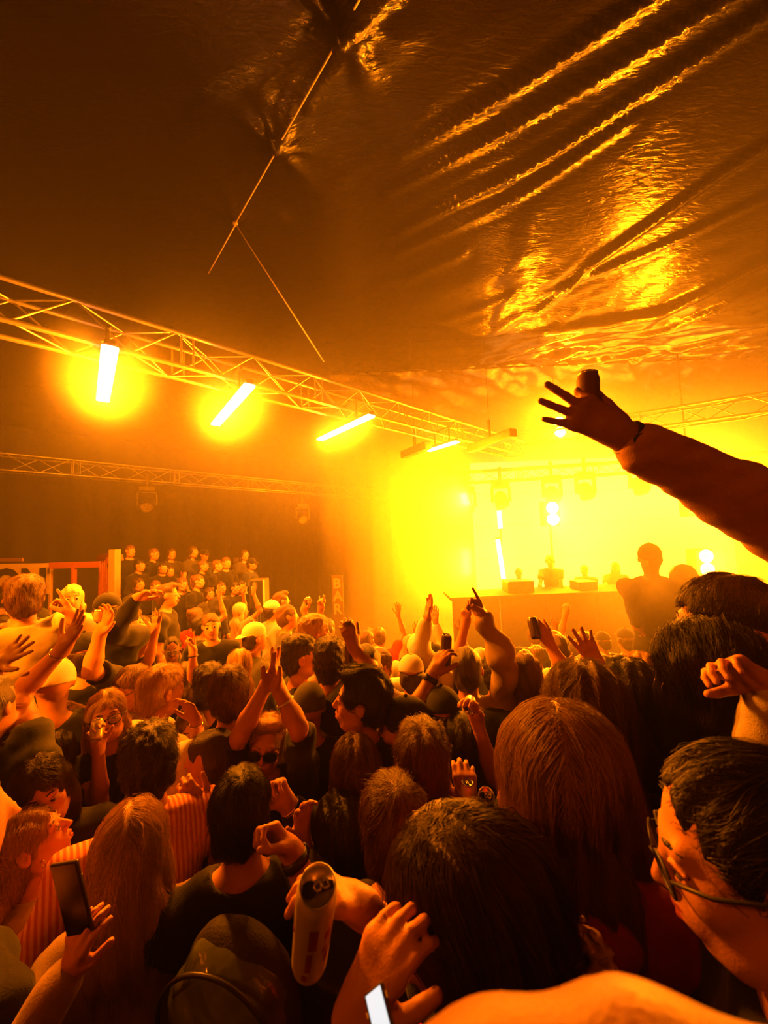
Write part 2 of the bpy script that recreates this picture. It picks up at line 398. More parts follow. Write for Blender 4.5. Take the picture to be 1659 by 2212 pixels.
for k, (x_, y_, l_) in enumerate(((1006, 1052, "faint moving head light at the left end of the stage truss"), (1080, 1040, 'leftmost moving head light hanging over the stage'), (1190, 1028, 'moving head light hanging above the bright upright lamp of the stage'), (1262, 1020, 'moving head light hanging right of the bright upright stage lamp'), (1378, 1008, 'moving head light hanging over the stage, just under the raised forearm'))):
    moving_head(P(x_, y_, 10.2-(x_-960)*0.0015), l_, 1.25, 0.0, 0.5)

# stage blinders
for (x_, y_, d_, pw), lb in zip(BLIND, ('tall white-hot blinder lamp hanging over the performers', 'round white-hot blinder lamp below the raised arm', 'white-hot lamp low at the right of the stage', 'white-hot lamp behind the spread fingers of the raised hand')):
    p = P(x_, y_, d_); root = empty('blinder_lamp', p, lb, 'stage light')
    bm = bmesh.new(); bm_box(bm, (-0.2, -0.05, -0.3), (0.2, 0.2, 0.3), 0.03); obj_bm('housing', bm, M_black, root)
    bm = bmesh.new()
    for zz in (-0.14, 0.14):
        bm_lathe(bm, [(0, 0), (0.12, 0), (0.14, -0.03), (0.14, -0.06)], 20, Matrix.Translation((0, -0.06, zz)) @ Matrix.Rotation(PI/2, 4, 'X') @ Matrix.Scale(-1, 4, (0, 0, 1)))
        bmesh.ops.create_uvsphere(bm, u_segments=16, v_segments=8, radius=0.12, matrix=Matrix.Translation((0, -0.08, zz)) @ Matrix.Diagonal((1, 0.4, 1, 1)))
    obj_bm('lamp_face', bm, M_lamp, root, True)
    if y_ < 1100: rod('hanger', Vector((0, 0.08, 0.28)), Vector((0, 0.08, (roof2_h(p.x, p.y) if p.y > 8.9 else roof_h(p.x, p.y))+CAMZ-p.z+0.05)), 0.02, M_black, root)
    else: rod('stand', Vector((0, 0.08, 0.02-p.z+0.05)), Vector((0, 0.08, -0.28)), 0.025, M_black, root)
# upright tube lights at the left of the stage
for (x0, y0, x1, y1, lb) in ((1075, 1165, 1088, 1250, 'longer upright white tube light at the left of the stage'), (1078, 1103, 1081, 1142, 'shorter upright white tube light, above the longer one')):
    a, b = P(x0, y0, 9.0), P(x1, y1, 9.0)
    root = empty('tube_light', a, lb, 'stage light')
    rod('tube', Vector(), b-a, 0.055, M_lamp, root, 12)
    rod('end_cap', (a-b)*0.05, Vector(), 0.06, M_black, root, 12); rod('end_cap', b-a, (b-a)*1.05, 0.06, M_black, root, 12)
    rod('stand', b-a, Vector(((b-a).x, (b-a).y, 0.05-a.z)), 0.02, M_black, root)

# LED screen wall, made of tiles
M_scr = mat('led_screen', (0.1, 0.1, 0.05), 0.6, emit=(6.0, 2.4, 0.34), es=1.0)
sc = empty('led_screen_wall', P(1300, 1120, 11.5), 'bright pale yellow lit screen wall at the back of the stage', 'screen')
bm = bmesh.new(); bm_box(bm, (-0.49, -0.04, -0.49), (0.49, 0.04, 0.49), 0.01); me_t = bpy.data.meshes.new('screen_tile'); bm.to_mesh(me_t); bm.free(); me_t.materials.append(M_scr)
for i in range(8):
    for k in range(4):
        o = bpy.data.objects.new('screen_tile', me_t); COL.objects.link(o); o.parent = sc; o.location = (-3.5+i, 0, -1.6+k)
# stage deck + booth front
M_stage = mat('stage_fascia', (0.045, 0.03, 0.022), 0.8, noise_amt=0.2)
sy = 7.0; tl, tr_ = P(975, 1290, sy), P(1392, 1298, sy)
booth = empty('dj_booth', ((tl.x+tr_.x)/2, sy, floor_z(0, sy)), 'wide dark booth front facing the crowd below the performers', 'stage booth')
hw = (tr_.x-tl.x)/2; hh = tl.z-floor_z(0, sy)
npan = 4
for k in range(npan):
    bm = bmesh.new(); bm_box(bm, (-hw+2*hw*k/npan+0.01, -0.02, 0), (-hw+2*hw*(k+1)/npan-0.01, 0.03, hh-0.06), 0.008); obj_bm('panel', bm, M_stage, booth)
bm = bmesh.new(); bm_box(bm, (-hw-0.03, -0.05, hh-0.06), (hw+0.03, 0.8, hh), 0.01); obj_bm('table_top', bm, M_stage, booth)
deckz = 0.05
bm = bmesh.new(); bm_box(bm, (1.0, sy+0.1, -0.9), (11, 12.5, deckz), 0.01); o = obj_bm('stage_deck', bm, M_stage); tag(o, 'raised stage deck behind the booth', 'stage')
for k, (x_, y_, w_, h_) in enumerate(((1120, 1292, 0.5, 0.22), (1262, 1294, 0.35, 0.16))):
    p = P(x_, y_, sy+0.35); bm = bmesh.new(); bm_box(bm, (-w_/2, -0.2, 0), (w_/2, 0.2, h_), 0.015); 
    for q in range(4): bm_tube(bm, (-w_/2+0.06+q*(w_-0.12)/3, -0.21, h_/2), (-w_/2+0.06+q*(w_-0.12)/3, -0.19, h_/2), 0.02, 10)
    o = obj_bm('audio_mixer', bm, M_black); o.location = (p.x, p.y, tl.z+0.001); tag(o, ('wide' if k == 0 else 'narrow')+' black mixing deck standing on the booth top', 'audio equipment')

# rope from roof tie to truss, batten cord
M_rope = mat('rope', (0.6, 0.5, 0.4), 0.8)
ra = TIES[2]+Vector((0, 0, CAMZ-0.12)); rb = P(700, 782, 5.35)
bm = bmesh.new(); bm_tube(bm, ra, rb, 0.011, 6)
bmesh.ops.create_icosphere(bm, subdivisions=2, radius=0.035, matrix=Matrix.Translation(ra))
o = obj_bm('guy_rope', bm, M_rope, None, True); tag(o, 'taut pale rope running down from the roof to the long truss', 'rope')
tl_ = [t+Vector((0, 0, CAMZ)) for t in TIES]
dd = (tl_[0]-tl_[1])
pts = [tl_[0]+dd*1.5, tl_[0], tl_[1], tl_[2], tl_[3]]
bm = bmesh.new()
for a, b in zip(pts, pts[1:]): bm_tube(bm, a+Vector((0, 0, -0.14)), b+Vector((0, 0, -0.12)), 0.009, 6)
for p, dz in zip(tl_, (0.30, 0.24, 0.14, 0.1)): bmesh.ops.create_icosphere(bm, subdivisions=2, radius=0.045, matrix=Matrix.Translation(p+Vector((0, 0, -dz+0.1))))
o = obj_bm('tie_cord', bm, M_rope, None, True); tag(o, 'cord with knots that gathers the roof sheet along its middle', 'cord')

# ------------------------------------------------------------------ haze: thin over the crowd, thicker towards the stage
def haze(lo, hi, dens, label):
    bm = bmesh.new(); bm_box(bm, lo, hi)
    hz = bpy.data.materials.new('haze'); hz.use_nodes = True; nt = hz.node_tree; nt.nodes.clear()
    out = nt.nodes.new('ShaderNodeOutputMaterial'); sc_ = nt.nodes.new('ShaderNodeVolumeScatter')
    sc_.inputs['Color'].default_value = (1, 1, 1, 1); sc_.inputs['Density'].default_value = dens; sc_.inputs['Anisotropy'].default_value = 0.6
    nt.links.new(sc_.outputs[0], out.inputs['Volume'])
    hb = obj_bm('haze', bm, hz); hb['kind'] = 'stuff'; hb['label'] = label; hb['category'] = 'haze'
haze((-13, -4.8, -1.0), (13.5, 19.8, 7.2), 0.0028, 'thin orange haze filling the whole tent')
haze((-12.9, 2.7, -0.95), (13.4, 19.7, 7.1), 0.0175, 'thicker orange haze from the lamp bars back to the drapes')
for k in range(6): haze((-1.3+0.5*k, (7.25, 7.35, 7.45, 8.77, 8.81, 8.85)[k], -0.9+0.01*k), (11.5-0.1*k, 14.0-0.05*k, 5.6-0.25*k), 0.056, 'dense glowing smoke over and behind the performers, layer %s' % ('one', 'two', 'three', 'four', 'five', 'six')[k])
def puff(c, ax, r, rl, dens, label):        # added ball of haze that makes a glow, fading to nothing at its rim
    bm = bmesh.new(); bmesh.ops.create_uvsphere(bm, u_segments=32, v_segments=16, radius=1)
    m = bpy.data.materials.new('haze'); m.use_nodes = True; nt = m.node_tree; nt.nodes.clear(); out = nt.nodes.new('ShaderNodeOutputMaterial'); v = nt.nodes.new('ShaderNodeVolumeScatter')
    tc = nt.nodes.new('ShaderNodeTexCoord'); ln = nt.nodes.new('ShaderNodeVectorMath'); ln.operation = 'LENGTH'; nt.links.new(tc.outputs['Object'], ln.inputs[0])
    mr = nt.nodes.new('ShaderNodeMapRange'); mr.interpolation_type = 'SMOOTHERSTEP'; mr.inputs['From Min'].default_value = 1.0; mr.inputs['From Max'].default_value = 0.0; mr.inputs['To Min'].default_value = 0.0; mr.inputs['To Max'].default_value = dens
    nt.links.new(ln.outputs['Value'], mr.inputs['Value']); nt.links.new(mr.outputs[0], v.inputs['Density'])
    v.inputs['Anisotropy'].default_value = 0.3; nt.links.new(v.outputs[0], out.inputs['Volume'])
    o = obj_bm('haze', bm, m, None, True); mt, _ = frame_to(Vector(), ax); o.matrix_world = Matrix.Translation(c) @ mt @ Matrix.Diagonal((r, r, rl, 1))
    o['kind'] = 'stuff'; o['label'] = label; o['category'] = 'haze'
for i, (a, b, pw) in enumerate(BARS[:3]):
    w_ = ('first', 'second', 'third')[i]; rr_ = (0.62, 0.66, 0.52)[i]
    puff((a+b)/2+Vector((0, 0, 0.02)), b-a, rr_, rr_+0.45, 0.30, 'soft puff of haze added for a halo around the %s lamp bar' % w_)  # haze put in to give each bar its glare
puff(P(330, 960, 6.6), Vector((1, 0.9, -0.1)), 1.7, 2.6, 0.13, 'broad drift of haze added to brighten the air between the two left trusses')  # added haze, lifts the glow behind the long truss
puff(P(700, 1020, 7.4), Vector((1, 0.8, -0.2)), 2.1, 3.2, 0.24, 'broad drift of haze added to brighten the air between the long truss and the tower')  # added haze, carries the bright glow towards the tower
cc = P(1465, 1245, 2.55)
puff(cc, (P(1465, 1245, 4.0)-cc), 0.80, 1.1, 1.0, 'haze puff added to veil the two crew members in glow')  # haze added in place of glare over the crew
# ================================================================== people: implicit surfaces meshed with surface nets
def axis(lo, hi, h, fine=()):
    """coordinates from lo to hi with step h, smaller steps in the intervals (a, b, hf)"""
    x = lo; out = [lo]
    while x < hi:
        st = h
        for (a, b, hf) in fine:
            if a-hf*2 <= x <= b+hf*2: st = min(st, hf)
            elif x < a-hf*2 and x+st > a-hf*2: st = min(st, max(hf, a-hf*2-x))
        x += st; out.append(x)
    return np.array(out, np.float32)
class Field:
    def __init__(s, lo, hi, h, fine=None):
        fine = fine or [(), (), ()]
        s.ax = [axis(lo[i], hi[i], h, fine[i]) for i in range(3)]
        s.F = np.full([len(a) for a in s.ax], 0.5, np.float32); s.h = h
    def sl(s, lo, hi):
        r = []
        for i in range(3):
            a = s.ax[i]; i0 = max(0, np.searchsorted(a, lo[i])-1); i1 = min(len(a), np.searchsorted(a, hi[i])+1)
            if i1 <= i0: return None
            r.append(slice(i0, i1))
        return tuple(r)
    def grid(s, r):
        return s.ax[0][r[0]][:, None, None], s.ax[1][r[1]][None, :, None], s.ax[2][r[2]][None, None, :]
    def add(s, lo, hi, fn, k, op='u'):
        m = max(k, 0.01)+0.03
        r = s.sl([c-m for c in lo], [c+m for c in hi])
        if r is None: return
        d = fn(*s.grid(r)); A = s.F[r]
        if op == 'u':
            if k > 0:
                h = np.maximum(k-np.abs(A-d), 0)/k; s.F[r] = np.minimum(A, d)-h*h*k*0.25
            else: s.F[r] = np.minimum(A, d)
        else:
            d = -d
            if k > 0:
                h = np.maximum(k-np.abs(A-d), 0)/k; s.F[r] = np.maximum(A, d)+h*h*k*0.25
            else: s.F[r] = np.maximum(A, d)
    def cap(s, a, b, ra, rb, k=0.02, op='u'):
        a = np.array(a, np.float32); b = np.array(b, np.float32); ab = b-a; L2 = float(ab@ab)+1e-12; R = max(ra, rb)
        def fn(x, y, z):
            t = np.clip(((x-a[0])*ab[0]+(y-a[1])*ab[1]+(z-a[2])*ab[2])/L2, 0, 1)
            return np.sqrt((x-a[0]-t*ab[0])**2+(y-a[1]-t*ab[1])**2+(z-a[2]-t*ab[2])**2)-(ra+(rb-ra)*t)
        s.add(np.minimum(a, b)-R, np.maximum(a, b)+R, fn, k, op)
    def ell(s, c, r, k=0.02, op='u', rot=None):
        c = np.array(c, np.float32); r = np.array(r, np.float32); R = float(r.max())
        def fn(x, y, z):
            x = x-c[0]; y = y-c[1]; z = z-c[2]
            if rot is not None:
                q = np.array(rot.transposed() if hasattr(rot, 'transposed') else rot.T, np.float32)
                x, y, z = (q[0, 0]*x+q[0, 1]*y+q[0, 2]*z, q[1, 0]*x+q[1, 1]*y+q[1, 2]*z, q[2, 0]*x+q[2, 1]*y+q[2, 2]*z)
            k0 = np.sqrt((x/r[0])**2+(y/r[1])**2+(z/r[2])**2); k1 = np.sqrt((x/r[0]**2)**2+(y/r[1]**2)**2+(z/r[2]**2)**2)+1e-9
            return k0*(k0-1)/k1
        ext = r if rot is None else np.array([R]*3)
        s.add(c-ext, c+ext, fn, k, op)
    def keep(s, n, d0, k=0.0):
        """keep the half space n.p < d0"""
        x, y, z = s.ax[0][:, None, None], s.ax[1][None, :, None], s.ax[2][None, None, :]
        s.F = np.maximum(s.F, (n[0]*x+n[1]*y+n[2]*z-d0).astype(np.float32))
    def perturb(s, fn):
        m = np.abs(s.F) < 0.05
        ii = np.nonzero(m)
        s.F[ii] += fn(s.ax[0][ii[0]], s.ax[1][ii[1]], s.ax[2][ii[2]]).astype(np.float32)
    def mesh(s):
        F = s.F; In = F < 0
        nx, ny, nz = F.shape
        c = np.zeros((nx-1, ny-1, nz-1), np.uint8)
        for i in (0, 1):
            for j in (0, 1):
                for k in (0, 1): c += In[i:nx-1+i, j:ny-1+j, k:nz-1+k]
        act = (c > 0) & (c < 8)
        I, J, K = np.nonzero(act); n = len(I)
        if n == 0: return np.zeros((0, 3)), np.zeros((0, 4), int)
        idm = np.full(act.shape, -1, np.int32); idm[I, J, K] = np.arange(n)
        val = {(i, j, k): F[I+i, J+j, K+k] for i in (0, 1) for j in (0, 1) for k in (0, 1)}
        acc = np.zeros((n, 3), np.float32); cnt = np.zeros(n, np.float32)
        X = [s.ax[0], s.ax[1], s.ax[2]]; base = (I, J, K)
        for ax_ in range(3):
            for p in (0, 1):
                for q in (0, 1):
                    o0 = [0, 0, 0]; others = [a for a in range(3) if a != ax_]; o0[others[0]] = p; o0[others[1]] = q
                    o1 = list(o0); o1[ax_] = 1
                    a = val[tuple(o0)]; b = val[tuple(o1)]; m = (a < 0) != (b < 0)
                    t = a[m]/(a[m]-b[m])
                    pt = np.empty((m.sum(), 3), np.float32)
                    for d in range(3):
                        if d == ax_:
                            x0 = X[d][base[d][m]]; x1 = X[d][base[d][m]+1]; pt[:, d] = x0+(x1-x0)*t
                        else: pt[:, d] = X[d][base[d][m]+o0[d]]
                    acc[m] += pt; cnt[m] += 1
        V = acc/cnt[:, None]
        quads = []
        for ax_ in range(3):
            o = [a for a in range(3) if a != ax_]
            sl0 = [slice(1, -1)]*3; sl1 = [slice(1, -1)]*3; sl0[ax_] = slice(0, -1); sl1[ax_] = slice(1, None)
            A = In[tuple(sl0)]; B = In[tuple(sl1)]
            for flip, M in ((False, A & ~B), (True, ~A & B)):
                idx = list(np.nonzero(M))
                if len(idx[0]) == 0: continue
                e = [None]*3
                e[ax_] = idx[ax_]; e[o[0]] = idx[o[0]]+1; e[o[1]] = idx[o[1]]+1
                def g(du, dv):
                    t = [e[0], e[1], e[2]]; t[o[0]] = t[o[0]]-du; t[o[1]] = t[o[1]]-dv
                    return idm[t[0], t[1], t[2]]
                q = np.stack([g(1, 1), g(0, 1), g(0, 0), g(1, 0)], -1)
                if flip ^ (ax_ == 1): q = q[:, ::-1]
                quads.append(q)
        Q = np.concatenate(quads); Q = Q[(Q >= 0).all(1)]
        return V, Q
def wr(p, amp=0.004, f=60.0):
    """cheap cloth wrinkle noise"""
    x, y, z = p
    a = np.sin(f*0.55*z+3*np.sin(f*0.15*x+1)+2*np.sin(f*0.2*y)); b = np.sin(f*(0.5*x+0.8*z+0.3*y)+2*np.sin(f*0.3*z)+1.5*np.sin(f*0.21*x)); c = np.sin(f*(-0.6*x+0.7*z)+2.2*np.sin(f*0.17*z+1))
    return amp*(0.6*a-0.5*np.abs(b)+0.5*np.abs(c)*a)
def rotm(yaw=0.0, pitch=0.0, roll=0.0):     # head frame: yaw about z, pitch > 0 looks up, roll tilts
    return (Matrix.Rotation(yaw, 3, 'Z') @ Matrix.Rotation(pitch, 3, 'X') @ Matrix.Rotation(roll, 3, 'Y'))
# ---------------- skeleton
class Rig: pass
def make_rig(s=1.0, woman=False, head=(0, 0, 0), lean=(0, 0), arms=None, wide=1.0):
    """s scale; lean (x, y) shifts chest and head; arms [left, right] each None or dict(e=, w=, f=, n=, curl=, spread=, thumb=)"""
    g = Rig(); g.s = s; g.w = woman; lx, ly = lean
    V3 = lambda x, y, z: Vector((x, y, z))*s
    g.pelvis = V3(0, 0, 0.95); g.chest = V3(lx*0.7, ly*0.7, 1.26); g.nb = V3(lx, ly-0.015, 1.44); sw = (0.165 if woman else 0.19)*wide
    g.sh = [V3(lx*0.9-sw, ly*0.9-0.01, 1.40), V3(lx*0.9+sw, ly*0.9-0.01, 1.40)]
    g.R = rotm(*head)
    g.hb = V3(lx*1.1, ly*1.1+0.005, 1.52)                       # skull pivot
    g.hc = g.hb + g.R @ Vector((0, 0.012, 0.115))*s             # head centre
    g.arms = []
    for i, a in enumerate(arms or [None, None]):
        sx = -1 if i == 0 else 1
        sh = g.sh[i].copy()
        if a is None:
            e = sh+V3(sx*0.07, 0.0, -0.28); w = e+V3(sx*0.0, 0.09, -0.235)
            a = dict(e=e, w=w, f=(w-e).normalized()+Vector((0, 0.1, 0)), n=Vector((-sx, 0.2, 0)), curl=0.45, spread=0.2, rest=True)
        else: a = dict(a)
        g.arms.append(a); a['sh'] = sh
        if a['e'].z > sh.z+0.05*s: sh.z += 0.04*s; 
    return g
def ik(sh, w, l1, l2, hint):
    d = w-sh; L = d.length
    if L > (l1+l2)*0.995: return sh+d*(l1/(l1+l2))
    a = (l1*l1-l2*l2+L*L)/(2*L); h = math.sqrt(max(l1*l1-a*a, 0)); u = d.normalized(); p = hint-u*hint.dot(u)
    p = p.normalized() if p.length > 1e-4 else Vector((0, 0, -1))
    return sh+u*a+p*h
HANDS = {  # curls of index..little, spread, thumb out
 'open': ([0.08, 0.05, 0.08, 0.12], 0.16, 0.9), 'flat': ([0.12, 0.1, 0.1, 0.14], 0.03, 0.5), 'relax': ([0.35, 0.4, 0.45, 0.5], 0.06, 0.45),
 'point': ([0.05, 1.35, 1.4, 1.45], 0.03, 0.2), 'fist': ([1.4, 1.45, 1.45, 1.45], 0.0, -0.1), 'hold': ([0.75, 0.78, 0.8, 0.82], 0.05, 0.55),
 'horns': ([0.05, 1.3, 1.35, 0.1], 0.08, 0.2), 'claw': ([0.45, 0.4, 0.45, 0.5], 0.12, 0.8), 'three': ([1.2, 0.06, 0.04, 0.05], 0.2, 0.4)}
def hand_frame(a, side):
    f = Vector(a['f']).normalized(); n = Vector(a['n']); n = (n-f*n.dot(f)).normalized()
    t = f.cross(n) if side == 1 else n.cross(f)                 # thumb side
    if a.get('flip'): t = -t
    return f, n, t
def hand_prims(F, a, side, s, kk=1.0):
    f, n, t = hand_frame(a, side); w = a['w']; cs, spread, th = HANDS[a.get('style', 'relax')]
    s = s*1.02
    F.cap(w-f*0.01*s, w+f*0.03*s, 0.026*s, 0.027*s, 0.02*s)
    for o in (-0.022, -0.008, 0.008, 0.022):
        F.cap(w+f*0.02*s+t*o*0.7*s, w+(f*0.082+t*o*1.15)*s, 0.0145*s, 0.0125*s, 0.012*s)
    roots = [(0.029, 0.086, 0.073), (0.010, 0.090, 0.081), (-0.0095, 0.087, 0.076), (-0.0275, 0.079, 0.060)]
    tips = []
    for q, (o, rl, ln) in enumerate(roots):
        p = w+(f*rl+t*o)*s; c = cs[q]; d0 = (f+t*spread*(1.4, 0.35, -0.55, -1.5)[q]).normalized()
        ang = c*0.55; r = 0.0088*s*(0.95, 1.0, 0.96, 0.85)[q]
        for m, part in enumerate((0.45, 0.31, 0.24)):
            dd = (d0*math.cos(ang)+n*math.sin(ang)).normalized(); e = p+dd*ln*part*s
            F.cap(p, e, r, r*0.93, (0.012 if m == 0 else 0.003)*s*kk); p = e; r *= 0.93; ang += c*(0.95 if m == 0 else 0.7)
        tips.append(p)
    d = (f*0.55+t*0.85*max(th, 0.25)+n*(0.25+0.4*(0.6-min(th, 0.6)))).normalized()
    p = w+(f*0.018+t*0.020)*s; e = p+d*0.042*s; F.cap(p, e, 0.017*s, 0.0125*s, 0.014*s)
    d2 = (d+f*0.7+n*(0.5 if a.get('style') in ('fist', 'hold', 'point', 'horns') else 0.0)-t*(0.6 if a.get('style') in ('fist', 'point', 'horns') else 0)).normalized()
    e2 = e+d2*0.030*s; F.cap(e, e2, 0.0115*s, 0.0105*s, 0.003*s); F.cap(e2, e2+(d2+f*0.2).normalized()*0.024*s, 0.0105*s, 0.0088*s, 0.003*s)
    return tips
def head_pt(g, x, y, z): return g.hc+g.R @ Vector((x, y, z))*g.s
def head_prims(F, g, detail=True, ears=True, mouth=0.0):
    s = g.s; R = g.R; q = 0.96 if g.w else 1.0
    H = lambda x, y, z: head_pt(g, x, y, z)
    E = lambda c, r, k=0.02, op='u': F.ell(H(*c), [v*s for v in r], k*s, op, R)
    C = lambda a, b, ra, rb, k=0.01, op='u': F.cap(H(*a), H(*b), ra*s, rb*s, k*s, op)
    E((0, -0.014, 0.028), (0.074*q, 0.094, 0.086), 0.02)
    E((0, 0.022, -0.030), (0.060*q, 0.068, 0.078), 0.03)
    E((0, 0.030, -0.072), (0.045*q, 0.048, 0.036), 0.03)
    C((0, 0.064, -0.098), (0, 0.060, -0.094), 0.016*q, 0.02*q, 0.02)
    if detail:
        for sx in (-1, 1):
            E((sx*0.040*q, 0.056, -0.022), (0.022, 0.022, 0.024), 0.02)
            C((sx*0.050*q, 0.010, -0.065), (sx*0.030*q, 0.045, -0.088), 0.02, 0.018, 0.025)
        C((-0.036, 0.074, 0.022), (0.036, 0.074, 0.022), 0.011, 0.011, 0.016)
        for sx in (-1, 1): E((sx*0.031, 0.104, 0.001), (0.021, 0.029, 0.0150), 0.006, 's')
        C((0, 0.084, 0.014), (0, 0.107, -0.026), 0.0068, 0.0095, 0.010)
        for sx in (-1, 1): C((sx*0.0095, 0.094, -0.030), (sx*0.008, 0.098, -0.030), 0.0070, 0.0065, 0.006)
        for sx in (-1, 1):
            C((sx*0.015, 0.0825, 0.0055), (sx*0.031, 0.0880, 0.0088), 0.0036, 0.0046, 0.002); C((sx*0.031, 0.0880, 0.0088), (sx*0.047, 0.0775, 0.0045), 0.0046, 0.0036, 0.002)
            C((sx*0.016, 0.0815, -0.0055), (sx*0.031, 0.0865, -0.0085), 0.0030, 0.0034, 0.002); C((sx*0.031, 0.0865, -0.0085), (sx*0.046, 0.0775, -0.004), 0.0034, 0.0030, 0.002)
        E((0, 0.078, -0.060), (0.030, 0.018, 0.022), 0.015)
        for sx in (-1, 1):
            C((sx*0.021, 0.0880, -0.0555), (sx*0.003, 0.0965, -0.0530), 0.0035, 0.0052, 0.004); C((sx*0.019, 0.0880, -0.0645-mouth), (0.0, 0.0950, -0.0675-mouth), 0.0038, 0.0060, 0.004)
        C((-0.020, 0.0985, -0.0595-mouth/2), (0.020, 0.0985, -0.0595-mouth/2), 0.0032+mouth/2, 0.0032+mouth/2, 0.003, 's')
    else:
        C((0, 0.084, 0.012), (0, 0.104, -0.028), 0.008, 0.012, 0.012)
        for sx in (-1, 1): E((sx*0.031, 0.097, 0.002), (0.016, 0.014, 0.011), 0.01, 's')
    if ears:
        for sx in (-1, 1):
            E((sx*0.078*q, -0.008, -0.006), (0.0075, 0.017, 0.029), 0.008)
            if detail: E((sx*0.088*q, -0.004, -0.002), (0.009, 0.011, 0.018), 0.004, 's')
def body_mesh(g, h=0.008, hf=None, hh=None, hand_h=0.0045, detail=True, ears=True, legs=False, mouth=0.0, torso=True):
    s = g.s; pts = [g.hc+Vector((0, 0, 0.13*s)), g.hc-Vector((0, 0.12*s, 0)), g.sh[0], g.sh[1], Vector((0, 0, 1.05*s if torso else 1.25*s))]
    for a in g.arms: pts += [a['e'], a['w'], a['w']+Vector(a['f']).normalized()*0.19*s]
    pts += [g.chest+Vector((0, 0.16*s, 0)), g.chest-Vector((0, 0.14*s, 0)), g.hc+g.R@Vector((0, 0.13*s, 0))]
    P_ = np.array([list(p) for p in pts]); lo = P_.min(0)-0.09*s; hi = P_.max(0)+0.09*s
    fine = [[], [], []]
    if hf:
        for i in range(3): fine[i].append((g.hc[i]-0.115*s, g.hc[i]+0.12*s, hf))
    for a in g.arms:
        if a.get('nofine'): continue
        c = a['w']+Vector(a['f']).normalized()*0.085*s
        ext = 0.085*s
        for i in range(3): fine[i].append((c[i]-ext, c[i]+ext, max(hand_h, 0.0085) if a.get('rest') else hand_h))
    F = Field(lo, hi, h, fine)
    # torso
    if torso:
        F.ell(g.chest, (0.150*s*(0.9 if g.w else 1), 0.100*s, 0.19*s), 0.03); F.ell(Vector((g.chest.x*0.5, g.chest.y*0.5, 1.08*s)), (0.125*s, 0.088*s, 0.13*s), 0.05)
    F.cap(g.nb-Vector((0, 0, 0.05*s)), g.hb+Vector((0, 0.004, 0.035*s)), 0.056*s*(0.86 if g.w else 1), 0.050*s*(0.86 if g.w else 1), 0.03*s)
    for i, a in enumerate(g.arms):
        sh = a['sh']; m = g.nb*0.65+sh*0.35
        F.cap(g.nb+Vector((0, 0, 0.015*s)), m, 0.040*s, 0.045*s, 0.04*s); F.cap(m, sh, 0.047*s, 0.050*s, 0.04*s)
        F.cap(g.chest+Vector((0, 0, 0.06*s)), sh-Vector((0, 0, 0.02*s)), 0.07*s, 0.05*s, 0.04*s)
        k = 0.85 if g.w else 1.0
        e, w = a['e'], a['w']; um = sh.lerp(e, 0.45); fm = e.lerp(w, 0.3)
        F.cap(sh, um, 0.052*s*k, 0.047*s*k, 0.03*s); F.cap(um, e, 0.046*s*k, 0.037*s*k, 0.02*s)
        F.cap(e, fm, 0.037*s*k, 0.040*s*k, 0.02*s); F.cap(fm, w, 0.040*s*k, 0.026*s*k, 0.02*s)
    head_prims(F, g, detail, ears, mouth)
    for i, a in enumerate(g.arms):
        a['tips'] = hand_prims(F, a, i, s*(0.92 if g.w else 1))
    return F.mesh()
